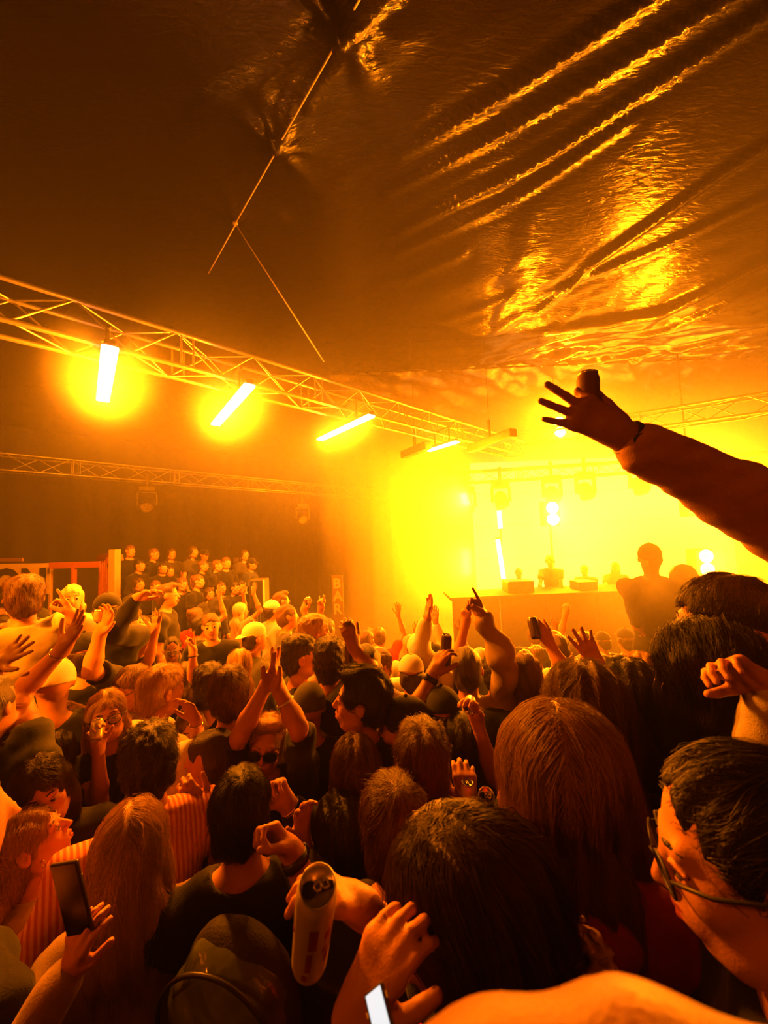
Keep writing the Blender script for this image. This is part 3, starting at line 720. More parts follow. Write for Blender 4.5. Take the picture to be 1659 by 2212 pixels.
def shirt_mesh(g, h=0.012, sleeve=0.55, kind='tee', infl=0.012, wrk=0.005, neck=1.0, seed=0):
    """sleeve: 0 none, 0.5 short, 1.0 half, 2.0 to the wrist"""
    s = g.s; pts = [g.sh[0], g.sh[1], Vector((0, 0, 0.84*s)), g.nb+Vector((0, 0, 0.03*s)), g.chest+Vector((0.2*s, 0.17*s, 0)), g.chest-Vector((0.2*s, 0.17*s, 0)), Vector((0.19*s, 0.13*s, 0.9*s)), Vector((-0.19*s, -0.13*s, 0.9*s))]
    for a in g.arms:
        if sleeve > 0: pts.append(a['sh'].lerp(a['e'], min(sleeve*1.1, 1)))
        if sleeve > 1: pts.append(a['e'].lerp(a['w'], sleeve-1)); pts.append(a['e'])
    P_ = np.array([list(p) for p in pts]); lo = P_.min(0)-0.10*s; hi = P_.max(0)+0.10*s
    F = Field(lo, hi, h)
    k = 0.9 if g.w else 1.0
    F.ell(g.chest, (0.155*s*k+infl, 0.108*s+infl, 0.20*s+infl), 0.03); F.ell(Vector((g.chest.x*0.5, g.chest.y*0.5, 1.06*s)), (0.135*s*k+infl, 0.098*s+infl, 0.17*s), 0.06)
    F.ell((0, 0, 0.93*s), (0.158*s+infl, 0.112*s+infl, 0.13*s), 0.06)
    if g.w: 
        for sx in (-1, 1): F.ell(g.chest+Vector((sx*0.07, 0.085, 0.01))*s, (0.06*s, 0.055*s, 0.06*s), 0.04)
    if kind != 'tube':
        for i, a in enumerate(g.arms):
            sh = a['sh']; m = g.nb*0.65+sh*0.35
            F.cap(g.nb+Vector((0, 0, 0.0)), m, 0.036*s+infl, 0.043*s+infl, 0.04*s); F.cap(m, sh.lerp(g.nb, 0.12 if kind != 'tank' else 0.4), 0.046*s+infl, 0.046*s+infl, 0.04*s)
            F.cap(g.chest+Vector((0, 0, 0.06*s)), sh.lerp(g.chest, 0.1)-Vector((0, 0, 0.02*s)), 0.075*s, 0.052*s+infl*0.5, 0.05*s)
            if sleeve > 0:
                t = min(sleeve, 1); e = sh.lerp(a['e'], t)
                F.cap(sh, e, 0.055*s*k+infl, 0.048*s*k+infl*1.3, 0.03*s)
                if sleeve > 1:
                    F.cap(a['e'], a['e'].lerp(a['w'], min(sleeve-1, 0.97)), 0.043*s*k+infl*1.2, 0.034*s*k+infl, 0.03*s)
    for i, a in enumerate(g.arms):      # clean cuffs
        if 0 < sleeve <= 1:
            d = (a['e']-a['sh']).normalized(); c = a['sh'].lerp(a['e'], sleeve); F.ell(c+d*0.075*s, (0.075*s,)*3, 0.0, 's')
    if wrk:
        ph = seed*1.7
        F.perturb(lambda x, y, z: wr((x+ph, y, z), wrk, 55))
    # neckline: scoop around the neck
    d = (g.hb-g.nb).normalized()
    if kind in ('tee', 'tank'):
        F.ell(g.nb+Vector((0, 0.02*s, 0.055*s)), (0.078*s*neck, 0.082*s*neck, 0.048*s*neck), 0.012, 's')
    if kind == 'tube' : F.keep((0, 0, 1), 1.34*s)
    if kind == 'shirt':
        F.cap(g.nb-Vector((0, 0, 0.02*s)), g.nb+d*0.055*s, 0.068*s, 0.064*s, 0.015*s)
        F.ell(g.nb+d*0.085*s, (0.075*s, 0.08*s, 0.035*s), 0.0, 's')
    if kind == 'hood':
        F.ell(g.nb+Vector((0, -0.07*s, 0.01*s)), (0.11*s, 0.06*s, 0.05*s), 0.02*s)
        F.ell(g.nb+Vector((0, 0.035*s, 0.08*s)), (0.075*s, 0.09*s, 0.06*s), 0.0, 's')
    F.keep((0, 0, -1), -0.86*s)
    return F.mesh()
def trousers_mesh(s, h=0.025, skirt=False):
    F = Field((-0.26*s, -0.2*s, -0.03), (0.26*s, 0.22*s, 1.04*s), h)
    F.ell((0, 0, 0.93*s), (0.16*s, 0.115*s, 0.11*s), 0.05)
    for sx in (-1, 1):
        hip = (sx*0.085*s, 0, 0.88*s); kn = (sx*0.10*s, 0.02*s, 0.49*s); an = (sx*0.105*s, 0, 0.07*s)
        F.cap(hip, kn, 0.085*s, 0.062*s, 0.03); F.cap(kn, an, 0.060*s, 0.048*s, 0.03)
        F.ell((sx*0.105*s, 0.05*s, 0.035), (0.045*s, 0.12*s, 0.035*s), 0.02)
    F.keep((0, 0, -1), -0.0)
    return F.mesh()
# ---------------- hair
def hair_field(g, style, h=0.006, seed=0, curl=0.0, vol=0.0, length=1.0, tie=None):
    s = g.s; R = g.R; q = 0.96 if g.w else 1.0
    longh = style in ('long', 'bob', 'pony', 'longside')
    ext = 0.16 if not longh else 0.17
    lo = list(g.hc-Vector((ext, ext+0.03, 0.16 if not longh else 0.20+0.36*length))*s); hi = list(g.hc+Vector((ext, ext, 0.17))*s)
    if tie is not None:
        T = head_pt(g, *tie); lo = [min(lo[i], T[i]-0.06) for i in range(3)]; hi = [max(hi[i], T[i]+0.06) for i in range(3)]
    F = Field(lo, hi, h)
    H = lambda x, y, z: head_pt(g, x, y, z)
    E = lambda c, r, k=0.02, op='u': F.ell(H(*c), [v*s for v in r], k*s, op, R)
    v = vol
    E((0, -0.018, 0.034), (0.078*q+v, 0.100+v, 0.089+v), 0.02)
    E((0, -0.045, -0.015), (0.074*q+v*0.7, 0.062+v, 0.070), 0.03)
    if style == 'buzz':
        pass
    if style in ('short', 'curly', 'quiff', 'messy'):
        E((0, -0.060, -0.050), (0.056, 0.036, 0.045), 0.03)
        if style == 'quiff': E((0, 0.045, 0.100), (0.055, 0.045, 0.030), 0.03)
        if style in ('curly', 'messy'): E((0, -0.005, 0.072), (0.078, 0.092, 0.052), 0.03)
    if longh:
        bd = 0.10*length
        # down the back: follows gravity, not the head's tilt
        c0 = H(0, -0.060, -0.04)
        wv = 0.095+v
        n = 5 if style != 'bob' else 2
        for i in range(n):
            t = (i+1)/n; z = -0.07-0.30*t*length if style != 'bob' else -0.05-0.07*t
            c = c0+Vector((0, -0.012-0.02*t, z+0.02))*s
            F.ell(c, (wv*s*(1-0.12*t), 0.048*s*(1-0.15*t), 0.085*s), 0.04)
        for sx in ((-1, 1) if style in ('long', 'longside') else ()):      # locks in front of / over the ears
            F.cap(H(sx*0.064*q, 0.005, 0.03), H(sx*0.068*q, -0.014, -0.075)+Vector((0, 0, -0.02))*s, 0.018*s, 0.022*s, 0.03*s)
            F.cap(H(sx*0.068*q, -0.014, -0.08), H(sx*0.070*q, -0.03, -0.09)+Vector((sx*0.006, 0, -0.16*length))*s, 0.023*s, 0.016*s, 0.03*s)
    if style in ('pony', 'ponytail', 'bun') and tie is not None:
        pass
    if style == 'ponytail':
        T = H(0, -0.115, 0.035); F.cap(H(0, -0.08, 0.03), T, 0.03*s, 0.016*s, 0.02*s)
        F.cap(T, T+R@Vector((0, -0.035, -0.05))*s, 0.018*s, 0.028*s, 0.01*s); F.cap(T+R@Vector((0, -0.035, -0.05))*s, T+R@Vector((0, -0.03, -0.05))*s+Vector((0, 0, -0.15*s)), 0.028*s, 0.008*s, 0.02*s)
    if style == 'bun': F.ell(H(0, -0.10, 0.07), (0.04*s,)*3, 0.01)
    # clear the face
    if style != 'over':
        E((0, 0.105+v*0.5, -0.040), (0.066*q+v*0.6, 0.087+v, 0.098+v*0.5), 0.012, 's')
        if style in ('bun', 'ponytail', 'pony', 'quiff'): E((0, 0.112, 0.030), (0.062*q, 0.070, 0.075), 0.010, 's')
        if not longh: 
            for sx in (-1, 1): E((sx*0.085, 0.028, -0.045), (0.03, 0.047, 0.058), 0.008, 's'); E((sx*0.088, -0.006, -0.012), (0.022, 0.024, 0.034), 0.006, 's')
    ph = seed*2.3
    if style in ('curly',) or curl:
        A = 0.009 if style == 'curly' else curl
        F.perturb(lambda x, y, z: A*np.sin(95*x+ph+1.5*np.sin(60*z))*np.sin(90*y+2*ph+1.5*np.sin(70*x))*np.sin(85*z+1.2*np.sin(80*y)))
    elif style in ('messy', 'short', 'quiff'):
        F.perturb(lambda x, y, z: 0.006*np.sin(70*x+ph+2*np.sin(30*y))*np.sin(50*z+ph+2*np.sin(40*x)))
    else:
        F.perturb(lambda x, y, z: 0.0035*np.sin(150*x+ph+2*np.sin(9*z+ph))+0.002*np.sin(300*x+60*y+ph))
    return F
def sample_field(F, p):
    """trilinear value and gradient at points p (n,3)"""
    idx = []; fr = []
    for i in range(3):
        a = F.ax[i]; k = np.clip(np.searchsorted(a, p[:, i])-1, 0, len(a)-2); idx.append(k); fr.append(np.clip((p[:, i]-a[k])/(a[k+1]-a[k]), 0, 1))
    def at(di, dj, dk): return F.F[idx[0]+di, idx[1]+dj, idx[2]+dk]
    fx, fy, fz = fr
    c00 = at(0,0,0)*(1-fx)+at(1,0,0)*fx; c10 = at(0,1,0)*(1-fx)+at(1,1,0)*fx; c01 = at(0,0,1)*(1-fx)+at(1,0,1)*fx; c11 = at(0,1,1)*(1-fx)+at(1,1,1)*fx
    return (c00*(1-fy)+c10*fy)*(1-fz)+(c01*(1-fy)+c11*fy)*fz
def field_grad(F, p, e=0.006):
    g = np.empty_like(p)
    for i in range(3):
        q = p.copy(); q[:, i] += e; r = p.copy(); r[:, i] -= e; g[:, i] = sample_field(F, q)-sample_field(F, r)
    return g/(np.linalg.norm(g, axis=1, keepdims=True)+1e-9)
def strands(F, g, style, n=3000, steps=12, length=0.05, part=(0.0, 0.02, 0.10), m=None, radius=0.0004, parent=None, fly=0.05, tie=None, seed=0, clump=0.6, verts=None):
    r = np.random.default_rng(seed+17); s = g.s
    Vs, _ = verts if verts is not None else F.mesh()
    if style in ('long', 'bob', 'pony', 'over', 'longside'): cand = Vs[Vs[:, 2] > g.hc.z-0.015*s]
    else: cand = Vs
    p = cand[r.integers(0, len(cand), n)].astype(np.float64)+r.normal(0, 0.003, (n, 3))
    lift = (r.random(n)**1.5*0.006+0.0005)[:, None]
    lift[r.random(n) < fly] += 0.006
    nc = max(20, n//25); cid = r.integers(0, nc, n); coff = r.normal(0, 1, (nc, 3))
    crown = np.array(head_pt(g, 0.01, -0.05, 0.115)); pt = np.array(head_pt(g, *part)); Rm = np.array(g.R)
    T = np.array(head_pt(g, *tie)) if tie is not None else None
    out = np.empty((n, steps, 3)); L = length*(0.7+0.5*r.random(n))*s; dt = (L/steps)[:, None]
    # clumping by nearest clump centre on the scalp
    cc = p[r.integers(0, n, nc)]
    d2 = ((p[:, None, :]-cc[None])**2).sum(-1); cid = d2.argmin(1); coff = r.normal(0, 1, (nc, 3))
    alive = np.ones(n, bool)
    prev = None
    for k in range(steps):
        val = sample_field(F, p)[:, None]; gr = field_grad(F, p)
        grow = min(1.0, 0.3+k/steps) if style in ('short', 'messy', 'curly', 'quiff') else 1.0
        p = p-gr*(val-lift*grow*(1.5 if style in ('messy', 'curly', 'quiff') else 1.0))
        out[:, k] = p
        if T is not None:
            d = T-p; dist = np.linalg.norm(d, axis=1, keepdims=True); d = d/(dist+1e-6)
            d = d*np.minimum(1, dist/0.02)
            if style == 'pony': d = d*0.6+np.array([0, 0, -0.9])*np.clip(dist/0.12-0.3, 0, 1)
        elif style in ('long', 'bob', 'over', 'longside'):
            side = (p-pt)@Rm[:, 0]; back = (p-pt)@Rm[:, 1]
            d = np.outer(np.sign(side+1e-6)*np.exp(-np.maximum(g.hc.z+0.09*s-p[:, 2], 0)*18), Rm[:, 0])*0.9+np.array([0, 0, -1.0])
            d = d+np.outer(np.minimum(back, 0.0)*4-0.25, Rm[:, 1])*(p[:, 2] > g.hc.z+0.03)[:, None]
        elif style in ('quiff',):
            d = (p-crown); d = d+np.outer(np.full(n, 0.15), Rm[:, 2])
        else:
            d = p-crown
        d = d/(np.linalg.norm(d, axis=1, keepdims=True)+1e-6)
        nz = coff[cid]*0.28*clump+np.sin(np.array([[1.3, 2.1, 1.7]])*(k*0.8)+coff[cid]*5)*(0.5 if style in ('curly',) else (0.22 if style == 'messy' else 0.05))
        d = d+nz+r.normal(0, 0.03, (n, 3)); d = d-gr*(d*gr).sum(1, keepdims=True)*0.9
        d = d/(np.linalg.norm(d, axis=1, keepdims=True)+1e-6)
        if prev is not None: d = d*0.6+prev*0.4
        prev = d; p = p+d*dt
    hc = bpy.data.hair_curves.new('hair_strands'); hc.add_curves([steps]*n)
    hc.attributes['position'].data.foreach_set('vector', out.astype(np.float32).ravel())
    if 'radius' not in hc.attributes: hc.attributes.new('radius', 'FLOAT', 'POINT')
    rad = np.tile(np.linspace(1.0, 0.35, steps), n)*radius
    hc.attributes['radius'].data.foreach_set('value', rad.astype(np.float32))
    hc.materials.append(m); o = bpy.data.objects.new('hair_strands', hc); COL.objects.link(o); o.parent = parent; o['kind'] = 'stuff'
    return o
# ---------------- materials for people
def skin(i): return mat('skin_%d' % i, [(0.66, 0.30, 0.17), (0.55, 0.24, 0.13), (0.40, 0.17, 0.09), (0.22, 0.10, 0.055)][i], 0.5, spec=0.4, noise_amt=0.08, noise_scale=30, bump=0.12, bump_scale=300)
HAIRC = {'black': (0.014, 0.009, 0.007), 'dark': (0.04, 0.021, 0.012), 'brown': (0.12, 0.055, 0.028), 'auburn': (0.30, 0.165, 0.075), 'blonde': (0.62, 0.40, 0.20), 'darkblonde': (0.48, 0.28, 0.13), 'white': (0.8, 0.8, 0.75)}
def hairm(c, strand=False):
    return mat('hair_%s%s' % (c, '_strand' if strand else ''), HAIRC[c], 0.36 if strand else 0.5, spec=0.5, noise_amt=0.25, noise_scale=5, stretch=(18, 18, 2), bump=0 if strand else 0.5, bump_scale=14)
CLOTH = {'black': (0.012, 0.011, 0.011), 'charcoal': (0.05, 0.045, 0.045), 'white': (0.78, 0.74, 0.70), 'cream': (0.62, 0.52, 0.38), 'red': (0.55, 0.02, 0.015), 'darkred': (0.20, 0.01, 0.01), 'tan': (0.40, 0.27, 0.15), 'rust': (0.55, 0.27, 0.14), 'grey': (0.25, 0.24, 0.23), 'navy': (0.02, 0.025, 0.06), 'olive': (0.10, 0.10, 0.04), 'brown': (0.12, 0.06, 0.03)}
def clothm(c): return mat('cloth_'+c, CLOTH[c], 0.85, spec=0.25, noise_amt=0.1, noise_scale=90, bump=0.25, bump_scale=350, sheen=0.15)
M_denim = mat('denim', (0.05, 0.06, 0.09), 0.9); M_eye = mat('eye_white', (0.42, 0.38, 0.34), 0.2); M_iris = mat('iris', (0.02, 0.012, 0.008), 0.1); M_lips = mat('lips', (0.45, 0.10, 0.07), 0.35)
_tr = {}
def trousers(s, parent, m):
    k = round(s, 2)
    if k not in _tr:
        v, f = trousers_mesh(k); me = obj_np('trousers', v, f, None, None).data; bpy.data.objects.remove(bpy.data.objects[-1]) if False else None; _tr[k] = me
        for o in list(bpy.data.objects):
            if o.data is me: bpy.data.objects.remove(o)
    me = _tr[k]
    if not me.materials: me.materials.append(m)
    o = bpy.data.objects.new('trousers', me); COL.objects.link(o); o.parent = parent
    o.material_slots[0].link = 'OBJECT'; o.material_slots[0].material = m
    return o
_eye = None
def eyes(g, parent, look=(0, 0)):
    global _eye
    if _eye is None:
        bm = bmesh.new(); bmesh.ops.create_uvsphere(bm, u_segments=20, v_segments=14, radius=1)
        for f in bm.faces:
            f.smooth = True; c = f.calc_center_median().normalized(); f.material_index = 1 if c.z > 0.80 else 0
        _eye = bpy.data.meshes.new('eye'); bm.to_mesh(_eye); bm.free(); _eye.materials.append(M_eye); _eye.materials.append(M_iris)
    for sx in (-1, 1):
        o = bpy.data.objects.new('eye', _eye); COL.objects.link(o); o.parent = parent
        c = head_pt(g, sx*0.031, 0.0768, 0.0005)
        Rm = g.R @ Matrix.Rotation(-PI/2+look[1], 3, 'X') @ Matrix.Rotation(look[0], 3, 'Y')
        M = Rm.to_4x4() @ Matrix.Diagonal((0.0125*g.s,)*3+(1,)); M.translation = c; o.matrix_local = M
def face_parts(g, parent, hc, lips=True):
    for sx in (-1, 1):
        F = Field(head_pt(g, sx*0.032, 0.08, 0.03)-Vector((0.04,)*3)*g.s, head_pt(g, sx*0.032, 0.08, 0.03)+Vector((0.04,)*3)*g.s, 0.003)
        F.cap(head_pt(g, sx*0.014, 0.0870, 0.026), head_pt(g, sx*0.032, 0.0850, 0.0310), 0.0030*g.s, 0.0034*g.s, 0.003); F.cap(head_pt(g, sx*0.032, 0.0850, 0.0310), head_pt(g, sx*0.049, 0.0740, 0.026), 0.0034*g.s, 0.0018*g.s, 0.003)
        v, f = F.mesh()
        if len(v): obj_np('eyebrow', v, f, hairm(hc if hc not in ('blonde', 'white') else 'brown'), parent)
    if lips:
        F = Field(head_pt(g, 0, 0.08, -0.06)-Vector((0.05,)*3)*g.s, head_pt(g, 0, 0.08, -0.06)+Vector((0.05,)*3)*g.s, 0.003)
        for sx in (-1, 1):
            F.cap(head_pt(g, sx*0.0215, 0.0885, -0.0555), head_pt(g, sx*0.003, 0.0970, -0.0532), 0.0038*g.s, 0.0058*g.s, 0.002); F.cap(head_pt(g, sx*0.019, 0.0885, -0.0645), head_pt(g, 0, 0.0955, -0.0675), 0.0040*g.s, 0.0066*g.s, 0.002)
        v, f = F.mesh()
        if len(v): obj_np('lips', v, f, M_lips, parent)
def bm_sweep(bm, pts, r, seg=8, closed=False):
    pts = [Vector(p) for p in pts]; n = len(pts); rings = []; up = None
    for i, p in enumerate(pts):
        a = pts[(i-1) % n] if (closed or i > 0) else p; b = pts[(i+1) % n] if (closed or i < n-1) else p
        d = (b-a).normalized()
        if up is None: up = Vector((0, 0, 1)) if abs(d.z) < 0.9 else Vector((1, 0, 0))
        x = d.cross(up).normalized(); y = x.cross(d); up = y
        rr = r[i] if isinstance(r, (list, tuple)) else r
        rings.append([bm.verts.new(p+(x*math.cos(2*PI*k/seg)+y*math.sin(2*PI*k/seg))*rr) for k in range(seg)])
    m = n if closed else n-1
    for i in range(m):
        A_, B_ = rings[i], rings[(i+1) % n]
        for k in range(seg): bm.faces.new((A_[k], A_[(k+1) % seg], B_[(k+1) % seg], B_[k]))
    if not closed: bm.faces.new(rings[0][::-1]); bm.faces.new(rings[-1])
def glasses(g, parent, dark=False, rr=0.024, name='glasses'):
    bm = bmesh.new(); s = g.s; fr = bmesh.new()
    for sx in (-1, 1):
        bm_sweep(fr, [head_pt(g, sx*0.033+rr*1.12*math.cos(a), 0.104-abs(sx*0.033+rr*math.cos(a))*0.16, -0.002+rr*0.86*math.sin(a)) for a in [2*PI*i/28 for i in range(28)]], 0.0022*s, 6, True)
        c = head_pt(g, sx*0.033, 0.0985, -0.002)
        q = (g.R @ Matrix.Rotation(-PI/2, 3, 'X')).to_4x4(); q.translation = c
        bmesh.ops.create_cone(bm, cap_ends=True, segments=20, radius1=rr*1.08*s, radius2=rr*1.08*s, depth=0.002*s, matrix=q @ Matrix.Diagonal((1, 0.82, 1, 1)))
        bm_sweep(fr, [head_pt(g, sx*0.059, 0.095, 0.006), head_pt(g, sx*0.080, 0.06, 0.006), head_pt(g, sx*0.084, 0.0, 0.006), head_pt(g, sx*0.084, -0.03, -0.012)], 0.0024*s, 6)
    bm_sweep(fr, [head_pt(g, -0.009, 0.103, 0.004), head_pt(g, 0, 0.106, 0.007), head_pt(g, 0.009, 0.103, 0.004)], 0.002*s, 6)
    o = obj_bm(name, fr, M_black, parent, True)
    if dark: obj_bm('lens', bm, mat('sunglass_lens', (0.01, 0.01, 0.01), 0.08), o)
    else:
        m = mat('clear_lens', (0.9, 0.9, 0.9), 0.02); m.node_tree.nodes['Principled BSDF'].inputs['Alpha'].default_value = 0.12
        obj_bm('lens', bm, m, o)
def cap_hat(g, parent, m, backwards=False, beanie=False):
    s = g.s; R = g.R; lo = g.hc-Vector((0.2,)*3)*s; hi = g.hc+Vector((0.2,)*3)*s
    F = Field(lo, hi, 0.006)
    F.ell(head_pt(g, 0, -0.014, 0.038), [0.083*s, 0.103*s, 0.092*s], 0, 'u', R)
    if beanie:
        F.ell(head_pt(g, 0, -0.03, 0.02), [0.083*s, 0.098*s, 0.085*s], 0.02, 'u', R)
    zc = 0.02 if not beanie else -0.005
    n = R@Vector((0, -0.25 if not backwards else 0.1, -1)); c = head_pt(g, 0, 0, zc); F.keep((n.x, n.y, n.z), n.dot(c))
    v, f = F.mesh(); o = obj_np('cap' if not beanie else 'beanie', v, f, m, parent)
    if not beanie:
        sy = -1 if backwards else 1
        F = Field(lo, hi, 0.005)
        F.ell(head_pt(g, 0, sy*0.085, 0.034-0.0), [0.062*s, 0.085*s, 0.006*s], 0, 'u', R@Matrix.Rotation(-sy*0.2, 3, 'X'))
        F.ell(head_pt(g, 0, -0.014, 0.038), [0.078*s, 0.098*s, 0.09*s], 0.0, 's', R)
        v, f = F.mesh(); obj_np('brim', v, f, m, o)
        bm = bmesh.new(); bmesh.ops.create_icosphere(bm, subdivisions=2, radius=0.008*s, matrix=Matrix.Translation(head_pt(g, 0, -0.014, 0.131))); obj_bm('button', bm, m, o, True)
        if backwards:   # strap gap at the forehead
            pass
    return o
# ================================================================== one person from photo measurements
WARN = []
def person(label, hp, d, yaw=0, hy=0, hpit=0, hrol=0, w=False, hair='short', hc='dark', sk=1, top=('tee', 'black', 0.55), bot=None, arms=(None, None), n_str=0, str_len=0.05, s=None, h=0.011, hf=None, hand_h=0.005, face=False, eyes_on=False, look=(0, 0), glass=None, hat=None, vol=0.0, length=1.0, extra=(), tie=None, lean=(0, 0), wide=1.0, part=(0.0, 0.02, 0.10), mouth=0.0, group=None, hair_h=0.006, seed=None, neck=1.0, floor=None, wrk=0.007, curl=0.0, ears=True, brows=True, torso=True, fly=0.05, str_r=0.0004, stand=None):
    """hp: pixel of the head centre, d: metres ahead; yaw in degrees, 0 faces away from the camera, +90 faces left"""
    global _pid
    seed = seed if seed is not None else 1
    if hair in ('ponytail', 'bun') and tie is None and n_str: tie = (0, -0.115, 0.035) if hair == 'ponytail' else (0, -0.10, 0.07)
    if not isinstance(hp, Vector): yaw += math.degrees(math.atan((829.5-hp[0])/FPX))      # yaw is as seen from the lens
    Hw = hp.copy() if isinstance(hp, Vector) else P(hp[0], hp[1], d)
    fz = floor_z(Hw.x, Hw.y) if floor is None else floor
    need = Hw.z-fz
    base = 0.95 if w else 1.0
    if s is None: s = min(max(need/1.647, base*0.94), base*1.06)
    M = Matrix.Rotation(math.radians(yaw), 4, 'Z')
    rr = rotm(math.radians(hy), math.radians(hpit), math.radians(hrol))
    off = Vector((lean[0]*1.1, lean[1]*1.1+0.005, 1.52))*s + rr @ Vector((0, 0.012, 0.115))*s
    root_xy = Hw - (M.to_3x3() @ Vector((off.x, off.y, 0)))
    dz = need-off.z
    root = empty('person', Vector((root_xy.x, root_xy.y, fz)), label, 'person', group, math.radians(yaw))
    M.translation = Vector((root_xy.x, root_xy.y, fz+dz))
    Mi = M.inverted()
    if abs(dz) > 0.2: WARN.append('%s dz=%.2f s=%.2f' % (label[:40], dz, s))
    def tl(p): return Mi @ (P(*p) if not isinstance(p, Vector) else p)
    def tv(v): return Mi.to_3x3() @ Vector(v)
    # upper body holder sits dz above the feet so that the legs make up the difference
    g0 = make_rig(s, w, (math.radians(hy), math.radians(hpit), math.radians(hrol)), lean, None, wide)
    al = []
    for i, a in enumerate(arms):
        if a is None: al.append(None); continue
        a = dict(a); wl = tl(a['w']); sh = g0.sh[i].copy()
        l1, l2 = 0.285*s, 0.255*s
        if wl.z > sh.z+0.15: sh = sh+Vector((-0.01 if i == 0 else 0.01, 0, 0.06*s))
        if 'e' in a: e = tl(a['e'])
        else:
            L = (wl-sh).length
            if L > (l1+l2)*1.12: WARN.append('%s arm %d stretch %.2f' % (label[:40], i, L/(l1+l2)))
            e = ik(sh, wl, l1, l2, tv(a.get('hint', (0, 0, -1))))
        fdir = (tl(a['f'])-wl) if isinstance(a['f'], tuple) and len(a['f']) == 3 and abs(a['f'][0])+abs(a['f'][1]) > 20 else tv(a['f'])
        a.update(w=wl, e=e, f=fdir, n=tv(a.get('n', (0, -1, 0)))); al.append(a)
    g = make_rig(s, w, (math.radians(hy), math.radians(hpit), math.radians(hrol)), lean, al, wide)
    up = Matrix.Translation((0, 0, dz))
    def put(o): o.matrix_local = up @ o.matrix_local if o.parent is root else o.matrix_local
    dd = max(d, 0.01)
    if d > 1.25: h = max(h, 0.0135); hair_h = max(hair_h, 0.008)
    if d > 2.0: h = max(h, 0.017); hair_h = max(hair_h, 0.0105)
    if hf: hf = max(hf, 0.0026*d+0.0012)
    hand_h = max(hand_h, 0.0026*d+0.0012)
    if top is not None and top[0] in ('tee', 'shirt', 'hood'): torso = False
    v, f = body_mesh(g, h, hf, None, hand_h, detail=(hf is not None and hf < 0.0085), ears=ears, mouth=mouth, torso=torso)
    kids = []
    o = obj_np('body', v, f, skin(sk), root); kids.append(o)
    if top is not None:
        kind, col, sl = top[:3]
        v, f = shirt_mesh(g, max(h, 0.011) if d < 1.25 else max(h, 0.018), sl, kind, wrk=wrk, neck=neck, seed=seed % 50, infl=0.012 if len(top) < 4 else top[3])
        o = obj_np({'tee': 't_shirt', 'tank': 'tank_top', 'tube': 'top', 'shirt': 'shirt', 'hood': 'jacket'}[kind], v, f, clothm(col) if isinstance(col, str) else col, root); kids.append(o)
    t = trousers(s, root, clothm(bot) if bot else M_denim); t.scale = (1, 1, max(0.4, (0.95*s+dz)/(0.95*s)))
    hobj = None
    if hat:
        hobj = cap_hat(g, root, clothm(hat[0]), hat[1] == 'back', hat[1] == 'beanie'); kids.append(hobj)
    if hair:
        F = hair_field(g, hair, hair_h, seed % 50, curl, vol, length, tie=tie)
        if extra:
            lo = np.min([[c for c in tl(e[0])] for e in extra]+[[c for c in tl(e[1])] for e in extra]+[[a[0] for a in F.ax]], 0)-0.05
            hi = np.max([[c for c in tl(e[0])] for e in extra]+[[c for c in tl(e[1])] for e in extra]+[[a[-1] for a in F.ax]], 0)+0.05
            F2 = Field(lo, hi, hair_h)
            X_, Y_, Z_ = np.meshgrid(*F2.ax, indexing='ij'); pts = np.stack([X_, Y_, Z_], -1).reshape(-1, 3)
            ins = np.ones(len(pts), bool)
            for i in range(3): ins &= (pts[:, i] >= F.ax[i][0]) & (pts[:, i] <= F.ax[i][-1])
            ff = F2.F.reshape(-1).copy(); ff[ins] = sample_field(F, pts[ins]); F2.F = ff.reshape(F2.F.shape)
            for (a, b, ra, rb) in extra: F2.cap(tl(a), tl(b), ra, rb, 0.05)
            ph = seed % 17
            F2.perturb(lambda x, y, z: 0.003*np.sin(140*x+ph+2*np.sin(9*z+ph)))
            F = F2
        if hat:
            c = head_pt(g, 0, 0, 0.045); n = g.R @ Vector((0, -0.1, 1)); F.keep((n.x, n.y, n.z), n.dot(c))
        v, f = F.mesh()
        if len(v):
            ho = obj_np('hair', v, f, hairm(hc), root); kids.append(ho)
            if n_str:
                tt = None
                if tie is not None: tt = tie
                strands(F, g, hair, n_str, 14 if hair in ('long', 'over', 'bob', 'pony', 'longside') else 7, str_len, m=hairm(hc, True), parent=ho, tie=tt, seed=seed, part=part, verts=(v, f), fly=fly, radius=str_r)
    if eyes_on or face: eyes(g, root, look)
    if face and brows: face_parts(g, root, hc, lips=True)
    if glass: glasses(g, root, glass == 'dark')
    for k in root.children:
        if k is not t: k.matrix_basis = up @ k.matrix_basis
    root['dz'] = 0.0; del root['dz']
    g.M = M; g.root = root; g.up = up; g.tl = tl
    return g
def W(g, p): return g.M @ Vector(p)          # rig space -> world
def arm(w_, f_, n=(0, -1, 0), style='relax', **k): return dict(w=w_, f=f_, n=n, style=style, **k)
